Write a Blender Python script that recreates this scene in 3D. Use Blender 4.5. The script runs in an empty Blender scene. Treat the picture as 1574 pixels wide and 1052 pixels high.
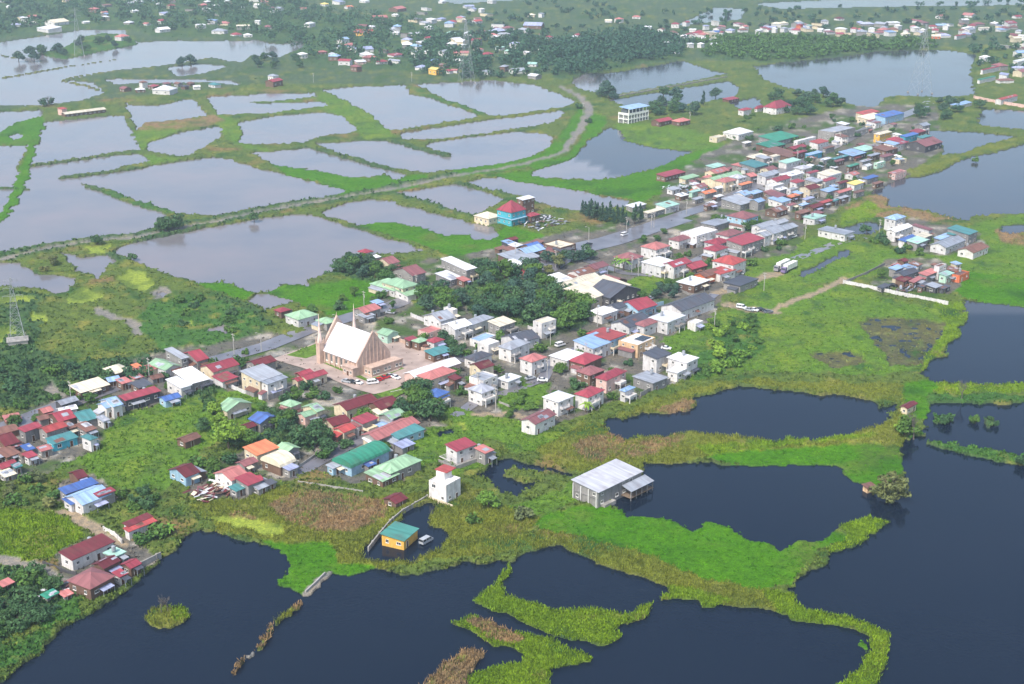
import bpy, bmesh, math, random
import numpy as np
from mathutils import Vector, Matrix
R = math.radians
rnd = random.Random(7)
sc = bpy.context.scene
col = sc.collection

# ------------------------------------------------------------------ camera, sky, sun, exposure
CAM_H, PITCH, FPX, PW, PH = 190.0, R(19.1), 2100.0, 1574.0, 1052.0
cam_d = bpy.data.cameras.new('camera'); cam = bpy.data.objects.new('camera', cam_d); col.objects.link(cam)
cam.location = (0, 0, CAM_H); cam.rotation_euler = (math.pi/2 - PITCH, 0, 0)
cam_d.sensor_width = 36.0; cam_d.lens = 36.0*FPX/PW; cam_d.clip_start = 1.0; cam_d.clip_end = 20000
sc.camera = cam
SUN_EL, SUN_AZ = R(52), R(215)          # azimuth clockwise from +Y: the sun stands behind the camera, to its left
wd = bpy.data.worlds.new('World'); sc.world = wd; wd.use_nodes = True
nt = wd.node_tree; bg = nt.nodes['Background']
sky = nt.nodes.new('ShaderNodeTexSky'); sky.sky_type = 'NISHITA'; sky.sun_disc = False
sky.sun_elevation = SUN_EL; sky.sun_rotation = SUN_AZ; sky.air_density = 1.0; sky.dust_density = 2.5; sky.ozone_density = 1.0
nt.links.new(sky.outputs[0], bg.inputs[0]); bg.inputs[1].default_value = 0.14
sl = bpy.data.lights.new('sun', 'SUN'); sl.energy = 2.3; sl.angle = R(4.0); sl.color = (1.0, 0.95, 0.87)
so = bpy.data.objects.new('sun', sl); col.objects.link(so)
sd = Vector((math.sin(SUN_AZ)*math.cos(SUN_EL), math.cos(SUN_AZ)*math.cos(SUN_EL), math.sin(SUN_EL)))
so.rotation_euler = sd.to_track_quat('Z', 'Y').to_euler(); so.location = (0, 0, 400)
sc.view_settings.view_transform = 'Standard'; sc.view_settings.look = 'None'
sc.view_settings.exposure = 0.92; sc.view_settings.gamma = 1.0
sc.render.engine = 'CYCLES'
sc.cycles.use_denoising = True
try: sc.cycles.denoiser = 'OPENIMAGEDENOISE'
except Exception: pass
sc.cycles.max_bounces = 5; sc.cycles.diffuse_bounces = 2; sc.cycles.glossy_bounces = 2; sc.cycles.volume_bounces = 1
sc.cycles.transparent_max_bounces = 6; sc.cycles.caustics_reflective = False; sc.cycles.caustics_refractive = False

# ------------------------------------------------------------------ picture <-> ground
CP, SP = math.cos(PITCH), math.sin(PITCH)
def ray(x, y):
    dx = (x-PW/2)/FPX; dy = -(y-PH/2)/FPX
    return dx, CP + dy*SP, -SP + dy*CP
def at(x, y, z=0.0):
    a, b, c = ray(x, y); t = (z-CAM_H)/c
    return Vector((a*t, b*t, z))
def pix(X, Y, Z=0.0):
    dz = Z-CAM_H
    f = Y*CP - dz*SP; u = Y*SP + dz*CP
    return PW/2 + FPX*X/f, PH/2 - FPX*u/f
def pts(s): return [tuple(float(v) for v in q.split(',')) for q in s.split()]

# ------------------------------------------------------------------ noise for the shape of the land
def vnoise(x, y, seed):
    xi = np.floor(x).astype(np.int64); yi = np.floor(y).astype(np.int64); fx = x-xi; fy = y-yi
    fx = fx*fx*(3-2*fx); fy = fy*fy*(3-2*fy)
    def h(a, b):
        n = (a*374761393 + b*668265263 + seed*974634721) & 0xffffffff
        n = ((n ^ (n >> 13))*1274126177) & 0xffffffff
        return ((n ^ (n >> 16)) & 0xffff)/65535.0
    return (h(xi,yi)*(1-fx)+h(xi+1,yi)*fx)*(1-fy) + (h(xi,yi+1)*(1-fx)+h(xi+1,yi+1)*fx)*fy
def fbm(x, y, scale, octs=3, seed=0):
    s = 0; a = 1; t = 0
    for i in range(octs):
        s = s + a*vnoise(x/scale, y/scale, seed+i*17); t += a; a *= .5; scale *= .5
    return s/t

# ------------------------------------------------------------------ materials
def lin(r, g, b):
    f = lambda c: c/12.92 if c <= .04045 else ((c+.055)/1.055)**2.4
    return (f(r/255.), f(g/255.), f(b/255.), 1)
MATS = {}
def newmat(name, rough=.8, spec=.3):
    m = bpy.data.materials.new(name); m.use_nodes = True
    b = m.node_tree.nodes['Principled BSDF']; b.inputs['Roughness'].default_value = rough
    b.inputs['Specular IOR Level'].default_value = spec
    return m, m.node_tree, b
def N(t, kind, **kw):
    n = t.nodes.new(kind)
    for k, v in kw.items(): setattr(n, k, v)
    return n
def noise_node(t, scale, detail=3, vec=None, rough=.55):
    n = N(t, 'ShaderNodeTexNoise'); n.inputs['Scale'].default_value = scale; n.inputs['Detail'].default_value = detail
    n.inputs['Roughness'].default_value = rough
    if vec is not None: t.links.new(vec, n.inputs['Vector'])
    return n
def ramp(t, fac, stops):
    r = N(t, 'ShaderNodeValToRGB'); e = r.color_ramp.elements
    e[0].position, e[0].color = stops[0]; e[1].position, e[1].color = stops[-1]
    for p, c in stops[1:-1]:
        q = e.new(p); q.color = c
    t.links.new(fac, r.inputs[0]); return r
def mixrgb(t, a, b, fac, mode='MIX'):
    n = N(t, 'ShaderNodeMix', data_type='RGBA', blend_type=mode)
    for v, i in ((a, 6), (b, 7)):
        if hasattr(v, 'is_linked'): t.links.new(v, n.inputs[i])
        else: n.inputs[i].default_value = v
    if hasattr(fac, 'is_linked'): t.links.new(fac, n.inputs[0])
    else: n.inputs[0].default_value = fac
    return n.outputs[2]
def grey(v): return (v, v, v, 1)

def wall_mat(key, rgb, stain=.5):
    if key in MATS: return MATS[key]
    m, t, b = newmat(key, .85, .2)
    oc = N(t, 'ShaderNodeTexCoord'); oi = N(t, 'ShaderNodeObjectInfo')
    n1 = noise_node(t, .5, 5, oc.outputs['Object'], .65)
    mp = N(t, 'ShaderNodeMapping'); mp.inputs['Scale'].default_value = (1.6, 1.6, .18); t.links.new(oc.outputs['Object'], mp.inputs[0])
    n2 = noise_node(t, 1.0, 3, mp.outputs[0])
    c = lin(*rgb)
    dirt = tuple(x*f for x, f in zip(c[:3], (.55, .5, .45)))+(1,)
    r1 = ramp(t, n2.outputs[0], [(.42, c), (.75, dirt)])
    lo = mixrgb(t, c, r1.outputs[0], stain)
    r2 = ramp(t, n1.outputs[0], [(.3, grey(.72)), (.7, grey(1.06))])
    o = mixrgb(t, lo, r2.outputs[0], 1.0, 'MULTIPLY')
    rr = ramp(t, oi.outputs['Random'], [(0, (.86, .86, .88, 1)), (1, (1.06, 1.04, 1.0, 1))])
    o = mixrgb(t, o, rr.outputs[0], 1.0, 'MULTIPLY')
    t.links.new(o, b.inputs['Base Color']); MATS[key] = m; return m
def roof_mat(key, rgb, rust=.35, rustc=(96, 70, 58), rough=.55):
    if key in MATS: return MATS[key]
    m, t, b = newmat(key, rough, .35)
    uv = N(t, 'ShaderNodeUVMap'); oi = N(t, 'ShaderNodeObjectInfo')
    mp = N(t, 'ShaderNodeMapping'); mp.inputs['Scale'].default_value = (1.1, .12, 1)
    add = N(t, 'ShaderNodeVectorMath', operation='ADD')
    t.links.new(uv.outputs[0], add.inputs[0]); t.links.new(oi.outputs['Random'], mp.inputs['Location'])
    mul = N(t, 'ShaderNodeVectorMath', operation='SCALE'); t.links.new(oi.outputs['Location'], mul.inputs[0]); mul.inputs['Scale'].default_value = .37
    t.links.new(mul.outputs[0], add.inputs[1]); t.links.new(add.outputs[0], mp.inputs[0])
    n1 = noise_node(t, 1.0, 4, mp.outputs[0]); n2 = noise_node(t, .22, 4, add.outputs[0])
    c = lin(*rgb)
    # each sheet of the roof has its own tone
    sx = N(t, 'ShaderNodeSeparateXYZ'); t.links.new(uv.outputs[0], sx.inputs[0])
    dv = N(t, 'ShaderNodeMath', operation='DIVIDE'); dv.inputs[1].default_value = .95; t.links.new(sx.outputs[0], dv.inputs[0])
    fl = N(t, 'ShaderNodeMath', operation='FLOOR'); t.links.new(dv.outputs[0], fl.inputs[0])
    wn = N(t, 'ShaderNodeTexWhiteNoise', noise_dimensions='1D'); t.links.new(fl.outputs[0], wn.inputs['W'])
    sheet = ramp(t, wn.outputs['Value'], [(0, grey(.86)), (1, grey(1.08))])
    streak = ramp(t, n1.outputs[0], [(.35, grey(1.06)), (.7, grey(.74))])
    o = mixrgb(t, c, sheet.outputs[0], 1.0, 'MULTIPLY'); o = mixrgb(t, o, streak.outputs[0], 1.0, 'MULTIPLY')
    rm = ramp(t, n2.outputs[0], [(.5, grey(0)), (.72, grey(rust))])
    o = mixrgb(t, o, lin(*rustc), rm.outputs[0])
    rr = ramp(t, oi.outputs['Random'], [(0, (.8, .82, .85, 1)), (1, (1.1, 1.08, 1.05, 1))])
    o = mixrgb(t, o, rr.outputs[0], 1.0, 'MULTIPLY')
    t.links.new(o, b.inputs['Base Color'])
    wv = N(t, 'ShaderNodeTexWave', wave_type='BANDS', bands_direction='X'); wv.inputs['Scale'].default_value = 1.05
    t.links.new(uv.outputs[0], wv.inputs[0])
    bp = N(t, 'ShaderNodeBump'); bp.inputs['Strength'].default_value = .25; bp.inputs['Distance'].default_value = .05
    t.links.new(wv.outputs['Fac'], bp.inputs['Height']); t.links.new(bp.outputs[0], b.inputs['Normal'])
    MATS[key] = m; return m
def plain(key, rgb, rough=.7, spec=.3, var=.25, scale=.8, metal=0):
    if key in MATS: return MATS[key]
    m, t, b = newmat(key, rough, spec)
    oc = N(t, 'ShaderNodeTexCoord'); n = noise_node(t, scale, 4, oc.outputs['Object'])
    r = ramp(t, n.outputs[0], [(.3, grey(1-var)), (.7, grey(1+var*.6))])
    t.links.new(mixrgb(t, lin(*rgb), r.outputs[0], 1.0, 'MULTIPLY'), b.inputs['Base Color'])
    b.inputs['Metallic'].default_value = metal
    MATS[key] = m; return m

# ------------------------------------------------------------------ object helpers
def link(name, me, parent=None, loc=None, rz=None):
    o = bpy.data.objects.new(name, me); col.objects.link(o)
    if parent is not None: o.parent = parent
    if loc is not None: o.location = loc
    if rz is not None: o.rotation_euler = (0, 0, rz)
    return o
def tag(o, label=None, cat=None, group=None, kind=None):
    if label: o['label'] = label
    if cat: o['category'] = cat
    if group: o['group'] = group
    if kind: o['kind'] = kind
    return o
class MB:
    """collects quads, boxes and bars of ONE object"""
    def __init__(s): s.v = []; s.f = []; s.mi = []; s.uv = []
    def face(s, vs, mi=0, uv=None):
        i = len(s.v); s.v += [tuple(p) for p in vs]; s.f.append(tuple(range(i, i+len(vs)))); s.mi.append(mi)
        s.uv += (uv if uv else [(p[0], p[1]) for p in vs])
    def box(s, x0, x1, y0, y1, z0, z1, mi=0, bottom=False):
        a = [(x0,y0),(x1,y0),(x1,y1),(x0,y1)]
        s.prism(a, z0, z1, mi, bottom)
    def prism(s, poly, z0, z1, mi=0, bottom=False, cap=True):
        n = len(poly)
        for k in range(n):
            p, q = poly[k], poly[(k+1) % n]; L = math.hypot(q[0]-p[0], q[1]-p[1])
            s.face([(p[0],p[1],z0),(q[0],q[1],z0),(q[0],q[1],z1),(p[0],p[1],z1)], mi, [(0,z0),(L,z0),(L,z1),(0,z1)])
        if cap: s.face([(x,y,z1) for x, y in poly], mi)
        if bottom: s.face([(x,y,z0) for x, y in poly[::-1]], mi)
    def bar(s, a, b, r, n=4, mi=0, r2=None):
        a = Vector(a); b = Vector(b); d = (b-a).normalized(); r2 = r if r2 is None else r2
        p = d.orthogonal().normalized(); q = d.cross(p)
        A = [a+(p*math.cos(t)+q*math.sin(t))*r for t in [2*math.pi*k/n for k in range(n)]]
        B = [b+(p*math.cos(t)+q*math.sin(t))*r2 for t in [2*math.pi*k/n for k in range(n)]]
        for k in range(n): s.face([A[k], A[(k+1)%n], B[(k+1)%n], B[k]], mi)
        s.face(B, mi); s.face(A[::-1], mi)
    def mesh(s, name, mats):
        me = bpy.data.meshes.new(name); me.from_pydata(s.v, [], s.f)
        for m in (mats if isinstance(mats, (list, tuple)) else [mats]): me.materials.append(m)
        me.polygons.foreach_set('material_index', s.mi)
        u = me.uv_layers.new(name='UVMap'); u.data.foreach_set('uv', [c for p in s.uv for c in p])
        me.update(); return me
    def obj(s, name, mats, parent=None, loc=None, rz=None): return link(name, s.mesh(name, mats), parent, loc, rz)
# ------------------------------------------------------------------ THE LAND: one sheet that dips below the water where the ponds are
# classes: 0 water 1 olive grass 2 floating hyacinth 3 reeds 4 brown reeds 5 lime algae 6 town soil 7 meadow 8 dirt 9 dark scrub
#          10 flooded grass 11 far meadow 12 bare concrete/mud 13 yellow-green bank 14 deep green grass
OPS = [
 ('P', 1, "-400,1060 0,1048 28,1029 66,993 124,953 183,920 224,882 249,859 277,836 297,818 340,821 376,833 390,833 415,838 441,869 431,899 451,912 471,917 499,884 532,889 578,874 619,885 692,879 718,864 790,864 816,846 856,841 907,861 973,884 1029,904 1014,927 1067,923 1077,935 1118,930 1174,938 1220,953 1271,960 1342,983 1337,998 1326,1024 1296,1052 1260,1110 1325,1110 1347,1039 1357,1019 1375,988 1372,976 1337,963 1281,948 1240,936 1225,922 1222,904 1243,879 1281,854 1311,846 1337,821 1354,804 1332,794 1291,809 1265,827 1225,832 1199,846 1180,838 1146,831 1110,808 1087,805 1072,818 1024,801 999,796 963,799 948,787 930,772 955,760 985,742 991,713 1034,713 1085,712 1174,716 1250,713 1298,721 1316,741 1337,748 1360,752 1385,745 1391,721 1390,698 1384,685 1400,668 1420,665 1425,645 1431,629 1438,623 1479,620 1574,620 1850,610 1850,590 1574,592 1443,591 1418,578 1410,573 1438,553 1453,540 1474,522 1480,500 1486,485 1481,471 1479,463 1500,466 1574,471 1850,480 1850,-199 -400,-199"),
 # cover of the land
 ('P', 11, "-400,-199 1850,-199 1850,90 1574,70 1400,75 1200,95 1050,95 900,110 700,125 640,130 400,130 200,150 0,170 -400,170"),
 ('P', 9, "-400,-60 430,-40 480,20 620,30 690,60 700,110 640,112 560,108 470,98 390,60 250,58 190,45 100,45 0,60 -400,70"),
 ('P', 11, "640,25 860,-20 1000,-20 1010,40 960,60 800,70 700,75"),
 ('P', 9, "850,65 990,45 1070,70 1045,92 1000,98 945,108 890,122 850,125"),
 ('P', 9, "1050,62 1400,62 1440,75 1350,82 1270,92 1180,98 1090,92"),
 ('P', 2, "-400,180 30,186 62,180 70,188 58,222 50,255 46,268 30,306 25,318 0,346 -400,400 -400,330 0,330 10,316 20,288 30,262 46,224 0,224"),
 ('P', 7, "320,150 330,180 345,215 380,230 420,235 366,218 374,190 340,178"),
 ('P', 7, "495,140 540,160 575,180 600,200 610,212 560,215 545,205 520,178 480,165"),
 ('P', 4, "211,203 212,188 260,182 330,178 345,186 330,194 280,198 240,208"),
 ('P', 7, "200,203 280,200 230,222 215,240 280,245 230,254 216,240"),
 ('P', 2, "415,250 479,262 558,275 590,269 612,279 625,272 660,268 640,290 560,305 500,310 520,300 492,283 440,270"),
 ('P', 2, "700,258 760,250 830,238 862,210 880,180 893,165 900,175 890,205 870,235 830,255 700,275"),
 ('P', 2, "910,175 935,182 925,203 905,216 880,245 826,262 815,258 870,240 895,215"),
 ('P', 2, "745,270 826,262 815,260 843,276 907,279 953,274 1000,262 1062,236 1110,225 1120,250 1040,275 1010,300 985,313 932,302 877,292 805,281"),
 ('P', 7, "945,192 1000,190 1085,205 1120,225 1062,235 996,226 958,216"),
 ('P', 2, "550,345 575,341 601,340 619,345 644,348 685,361 720,361 725,368 755,367 775,350 800,352 865,372 830,396 780,396 700,398 660,386 610,371"),
 ('P', 7, "850,365 900,350 945,350 930,362 880,374"),
 ('P', 9, "0,450 80,455 150,475 200,480 260,470 330,455 400,480 430,500 330,540 220,560 150,585 60,620 -400,700 -400,480"),
 ('P', 1, "90,455 150,450 215,410 265,428 330,440 330,470 300,520 230,545 120,560 60,540 60,470"),
 ('P', 14, "230,470 290,455 350,470 420,500 330,535 250,540 210,500"),
 ('P', 9, "-400,560 60,560 150,585 130,605 60,625 -400,690"),
 ('P', 2, "300,436 356,437 390,452 370,462 330,450"),
 ('P', 5, "178,428 200,418 222,420 238,440 225,450 195,444"), ('P', 5, "95,462 125,444 160,458 140,468 105,468"),
 ('P', 5, "-60,468 20,456 60,462 20,470 -60,478"), ('P', 5, "-60,515 25,505 24,515 0,530 -60,540"), ('P', 5, "128,382 165,380 160,390 135,392"),
 ('P', 5, "50,482 75,485 60,500 45,495"), ('P', 5, "285,498 305,497 298,504"),
 ('P', 2, "410,450 436,440 476,440 500,437 560,430 600,440 628,466 600,482 540,492 480,478 440,463"),
 ('P', 9, "520,396 560,390 600,400 640,430 610,440 560,435 525,425 500,425"),
 ('P', 7, "-400,700 0,690 60,700 150,690 175,650 250,622 330,607 350,640 330,680 300,700 270,720 255,760 170,750 120,720 -400,800"),
 ('P', 13, "-400,785 0,785 88,792 140,826 90,852 60,868 0,862 -400,880"),
 ('P', 9, "-400,880 60,872 100,905 120,925 60,960 0,990 -400,1000"),
 ('P', 14, "100,930 124,922 126,950 90,965 66,990 28,1025 -60,1045 -60,1020 40,990"),
 ('P', 3, "290,780 400,760 470,740 560,755 640,745 700,745 800,770 830,800 800,850 700,860 600,880 530,880 500,860 400,830 330,820"),
 ('P', 4, "410,778 470,757 520,752 585,768 600,790 560,815 500,825 440,805"), ('P', 4, "345,800 372,790 400,800 380,812"),
 ('P', 5, "295,798 330,800 400,800 440,812 440,824 400,822 340,812"),
 ('P', 2, "402,826 450,838 500,838 515,852 512,868 545,872 578,872 560,884 532,890 499,886 471,918 451,914 425,900 438,869"),
 ('P', 7, "690,625 740,628 790,650 830,668 880,660 930,650 930,668 880,690 850,700 790,695 760,680 720,672 690,645"),
 ('P', 5, "694,656 716,652 722,664 705,672"),
 ('P', 3, "830,690 900,650 930,655 960,678 1072,667 1250,679 1301,670 1352,657 1375,640 1400,630 1400,670 1384,690 1352,684 1250,692 1100,702 1034,716 985,745 930,745 880,725 840,712"),
 ('P', 4, "872,690 905,676 950,668 958,690 930,712 895,706"), ('P', 4, "960,690 1020,676 1055,674 1040,690 1000,702 965,704"),
 ('P', 3, "930,648 958,645 983,634 1034,637 1067,634 1067,612 1098,604 1136,592 1174,597 1250,604 1340,617 1390,625 1410,600 1350,590 1250,590 1150,585 1060,600 980,625"),
 ('P', 4, "1012,628 1064,614 1066,634 1034,637 1000,634"),
 ('P', 13, "1060,690 1180,678 1350,666 1340,676 1200,690 1080,702"),
 ('P', 2, "1075,706 1110,698 1180,693 1250,691 1300,685 1352,684 1386,690 1392,721 1375,746 1337,750 1316,741 1298,722 1250,714 1174,717 1120,712"),
 ('P', 7, "780,775 830,760 880,745 890,770 860,790 820,800"), ('P', 1, "755,742 850,720 880,728 880,748 820,770 770,785 730,770"),
 ('P', 3, "800,830 860,820 960,840 1060,880 1180,910 1280,940 1400,975 1400,1110 1250,1110 1330,1000 1200,955 1060,940 950,900 830,850"),
 ('P', 13, "1180,912 1225,915 1300,945 1400,975 1400,1110 1250,1110 1330,1000 1200,955"),
 ('P', 13, "1010,930 1030,905 1075,912 1130,925 1070,940"),
 ('P', 2, "815,812 850,792 890,780 930,776 955,790 1040,795 1072,815 1095,800 1120,805 1150,830 1200,840 1240,825 1275,815 1300,828 1262,852 1238,876 1222,902 1180,912 1130,902 1070,888 1020,868 960,846 900,832"),
 ('P', 13, "1280,845 1300,825 1290,806 1332,790 1358,802 1340,824 1312,848 1283,856"),
 ('P', 7, "1060,520 1110,480 1190,442 1300,442 1420,475 1490,470 1490,500 1450,535 1410,570 1360,580 1250,575 1150,575 1060,590"),
 ('P', 13, "1440,470 1480,466 1486,490 1474,522 1438,553 1410,573 1420,540 1450,510"),
 ('P', 7, "1160,395 1260,365 1330,375 1420,400 1330,430 1240,440 1190,455 1150,460 1130,440"),
 ('P', 7, "1380,400 1440,380 1500,345 1574,330 1850,325 1850,480 1574,471 1500,466 1470,440 1440,420"),
 ('P', 2, "1450,430 1490,420 1574,430 1850,440 1850,480 1574,471 1500,466 1465,450"),
 ('P', 4, "1300,322 1340,300 1372,308 1365,320 1398,322 1479,340 1440,354 1380,340 1310,335"),
 ('P', 13, "1290,330 1335,310 1360,325 1330,345 1290,350"),
 ('P', 4, "1530,355 1574,345 1574,380 1540,375"),
 ('P', 10, "1335,492 1400,490 1450,495 1440,530 1415,560 1370,565 1340,520 1320,505"), ('P', 10, "1240,545 1300,540 1330,560 1280,568"),
 ('P', 2, "1390,595 1420,582 1445,592 1430,622 1436,640 1462,645 1462,655 1440,655 1400,640 1385,620"),
 ('P', 13, "1440,592 1850,590 1850,604 1574,604 1440,610"), ('P', 14, "1430,610 1850,604 1850,622 1430,626"),
 ('P', 14, "1080,540 1120,490 1165,500 1170,540 1130,570 1070,590 1060,560"),
 # town soil
 ('P', 6, "-400,760 -400,640 0,650 60,625 150,588 230,545 330,530 400,512 450,520 500,495 560,478 610,440 650,400 700,395 800,375 900,350 1000,330 1030,275 1080,240 1180,195 1330,160 1440,165 1450,232 1395,268 1370,290 1310,310 1240,350 1225,390 1160,400 1130,440 1100,470 1085,510 1060,580 990,612 940,620 880,645 830,668 800,650 690,625 650,640 690,660 620,740 550,748 480,725 440,740 370,770 300,770 290,740 380,690 400,640 330,605 250,620 190,640 150,690 60,735"),
 ('P', 6, "90,740 150,730 185,770 150,785 95,770"), ('P', 6, "80,850 180,820 245,860 180,905 100,925 90,890"),
 ('P', 6, "1365,350 1400,335 1500,355 1520,385 1440,395 1370,380"), ('P', 6, "1340,440 1360,400 1440,400 1490,425 1460,455 1390,448"),
 ('P', 9, "720,420 830,420 900,450 905,500 850,520 800,505 730,500 715,460"),
 ('P', 7, "620,690 650,660 700,655 760,690 740,720 690,735 640,745"),
 ('P', 1, "440,740 480,730 550,750 620,742 660,715 700,720 660,760 560,765 450,760"),
 ('P', 7, "1020,520 1060,500 1090,500 1085,540 1050,560 1020,540"), ('P', 7, "760,610 800,590 850,590 830,625 780,640"),
 ('P', 14, "600,445 650,440 700,450 710,470 640,475"), ('P', 7, "460,540 500,530 500,550 470,560"),
 ('P', 7, "940,440 1000,420 1030,440 1000,455"), ('P', 9, "250,590 350,600 420,650 470,680 480,700 420,690 330,640"), ('P', 7, "330,605 400,600 420,650 380,690 330,680"),
 # dirt tracks
 ('L', 8, 6, "1100,452 1135,440 1195,422"), ('L', 8, 7, "1120,470 1160,480 1190,482"), ('L', 8, 4, "1185,478 1240,460 1300,430"),
 ('L', 8, 4.5, "100,787 130,805 160,823 185,840"), ('L', 12, 4, "0,862 40,873 70,885 100,895"), ('L', 8, 4, "740,640 790,640 830,655"),
 ('L', 12, 5, "150,478 175,490 205,500 215,515"), ('P', 12, "235,452 250,443 262,448 255,460 240,462"), ('P', 12, "68,600 80,590 92,598 90,620 78,630"),
 # water cut into the land
 ('P', 0, "930,650 930,667 953,677 1024,672 1072,667 1174,677 1250,679 1301,670 1352,657 1375,634 1375,622 1349,629 1337,617 1296,610 1235,604 1174,599 1136,594 1098,606 1067,614 1067,634 1034,637 983,634 958,647 943,642"),
 ('P', 0, "1395,272 1418,274 1445,263 1492,241 1530,236 1574,222 1850,150 1850,322 1574,329 1489,334 1489,341 1479,339 1428,326 1398,321 1360,318 1367,308 1337,298 1372,280"),
 ('P', 0, "1428,201 1492,203 1565,211 1504,226 1484,236 1451,239 1451,221 1426,213"),
 ('P', 0, "1512,168 1574,171 1850,165 1850,190 1574,200 1509,193 1502,183"),
 ('P', 0, "1160,103 1174,122 1207,135 1263,145 1314,163 1349,165 1357,152 1377,147 1441,150 1500,146 1490,110 1500,85 1460,78 1403,78 1352,79 1288,89 1235,94 1200,97"),
 ('P', 0, "877,127 899,114 945,112 1021,99 1047,94 1093,109 1118,114 1067,124 998,137 937,147 892,137"),
 ('P', 0, "937,154 996,145 1118,125 1135,135 1133,148 1050,162 960,163"), ('P', 0, "1120,158 1165,150 1172,163 1140,170"),
 ('P', 0, "943,196 955,203 958,216 996,226 1062,234 1009,259 998,261 953,273 907,278 843,275 818,270 826,262 882,244 907,216 927,203"),
 ('P', 0, "-400,66 0,66 51,58 102,51 127,46 193,46 196,61 216,66 254,63 315,63 399,63 431,69 466,61 466,74 428,89 413,88 386,86 371,97 325,89 267,99 178,109 97,124 142,127 163,142 127,155 58,163 0,163 -400,175"),
 ('P', 0, "257,104 305,99 351,102 320,112 274,119"), ('P', 0, "158,122 249,122 356,124 371,132 320,127 178,130"),
 ('P', 0, "-400,173 0,173 63,170 66,178 25,188 0,203 -400,215"), ('P', 0, "12,211 25,206 37,211 25,216"), ('P', 0, "-400,226 0,226 46,224 28,254 28,266 20,288 10,316 0,334 -400,380"),
 ('P', 0, "71,188 178,178 188,178 201,203 216,231 178,235 48,254 61,216"),
 ('P', 0, "47,258 110,247 178,239 216,238 226,249 163,264 90,273 163,298 257,329 254,334 236,351 198,362 142,365 76,374 0,390 -400,440 -400,410 0,346 25,318 30,306 46,268"),
 ('P', 0, "97,277 213,261 229,256 325,242 351,245 400,262 413,262 461,276 492,284 532,293 512,303 484,307 390,321 330,333 290,330 262,326 200,311 163,296 137,287"),
 ('P', 0, "178,381 213,373 257,363 330,350 395,337 459,329 484,333 548,352 620,374 655,386 640,389 621,391 573,391 542,393 517,402 530,412 499,423 474,433 476,440 436,439 410,450 390,452 356,436 305,436 267,426 211,403 176,390"),
 ('P', 0, "490,330 507,321 563,306 601,309 611,317 649,324 695,335 733,345 758,350 766,362 755,368 725,369 720,362 685,362 644,349 619,346 601,341 575,342 550,346"),
 ('P', 0, "604,298 695,284 708,284 750,298 770,306 765,315 735,330 710,330 669,318 625,307"),
 ('P', 0, "712,280 740,275 766,273 805,281 877,292 932,303 968,311 960,320 882,324 840,316 813,308 790,300 760,295"),
 ('P', 0, "499,139 530,135 621,131 629,135 629,145 664,152 728,175 738,180 606,201 593,198 573,178 542,160"),
 ('P', 0, "640,130 758,124 818,130 846,140 887,157 864,166 780,178 748,178 708,163 669,145"),
 ('P', 0, "620,205 738,187 780,182 864,170 870,175 850,188 820,195 790,199 700,212 650,216 618,216"),
 ('P', 0, "486,221 568,216 601,217 644,231 690,241 696,239 656,226 660,221 703,214 790,203 841,206 854,213 841,229 818,239 780,250 740,256 710,260 660,266 620,262 603,258 560,248 520,235"),
 ('P', 0, "385,236 461,229 471,227 542,247 601,262 625,270 612,278 590,268 558,274 520,270 479,261 440,256 420,252"),
 ('P', 0, "366,190 376,186 430,178 499,173 522,178 553,200 542,203 492,211 474,219 430,222 390,223 366,218 374,203"),
 ('P', 0, "320,150 400,145 486,143 486,149 430,155 392,158 392,160 430,158 500,157 502,163 470,167 415,174 335,177 330,166"),
 ('P', 0, "193,158 205,163 240,163 292,153 302,156 318,179 270,185 218,190 210,201"),
 ('P', 0, "224,221 279,203 338,195 340,211 305,231 290,238 274,241 229,234"),
 ('P', 0, "-400,420 0,405 30,405 38,412 58,423 91,423 117,428 119,438 89,453 58,443 0,443 -400,470"),
 ('P', 0, "91,387 127,397 168,392 188,400 165,410 152,430 122,417 102,400"),
 ('P', 0, "376,461 395,453 415,453 450,464 440,470 405,477 385,470"), ('P', 0, "243,452 252,449 258,454 250,458"), ('P', 0, "322,505 345,502 362,507 350,514 328,513"),
 ('P', 0, "664,667 680,662 697,660 703,664 677,677"),
 ('P', 0, "733,731 760,712 785,703 810,710 850,718 885,730 880,736 840,724 790,722 775,735 800,742 846,743 826,750 790,763 770,760 755,742"),
 ('P', 0, "557,851 567,864 619,869 647,869 662,851 690,833 680,813 660,806 668,790 674,778 655,774 634,785 615,798 588,820 575,831"),
 ('P', 0, "1540,348 1570,345 1585,352 1560,362 1540,358"), ('P', 0, "1530,175 1530,175 1530,176"),
 ('P', 0, "1285,352 1340,340 1362,350 1340,362 1310,362"), ('P', 0, "1240,415 1300,385 1310,388 1250,420 1215,428"),
 ('P', 0, "1040,40 1100,12 1144,14 1140,30 1060,38"), ('P', 0, "1160,6 1400,-6 1574,-6 1574,8 1400,10 1200,14"), ('P', 0, "640,-8 760,-20 900,-20 870,-4 700,6"),
 # narrow banks, islands and ruined dykes standing in the water
 ('ISLANDS',),
 ('P', 13, "784,874 761,894 730,930 756,942 780,945 843,973 889,986 937,995 958,978 955,960 988,953 1006,932 983,936 968,948 912,942 856,942 813,931 780,921 769,917 763,904 786,879"),
 ('P', 13, "701,960 720,951 741,958 790,971 851,988 882,1006 912,1009 909,1019 877,1023 846,1029 838,1052 820,1110 690,1110 728,1042 766,1026 795,1022 803,1014 798,1006 780,998 753,993 720,973"),
 ('P', 4, "722,958 741,958 790,971 800,985 780,992 750,985 730,972"), ('P', 4, "640,1075 659,1049 682,1029 692,1014 718,1001 738,1009 728,1031 715,1060 700,1100"),
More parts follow.
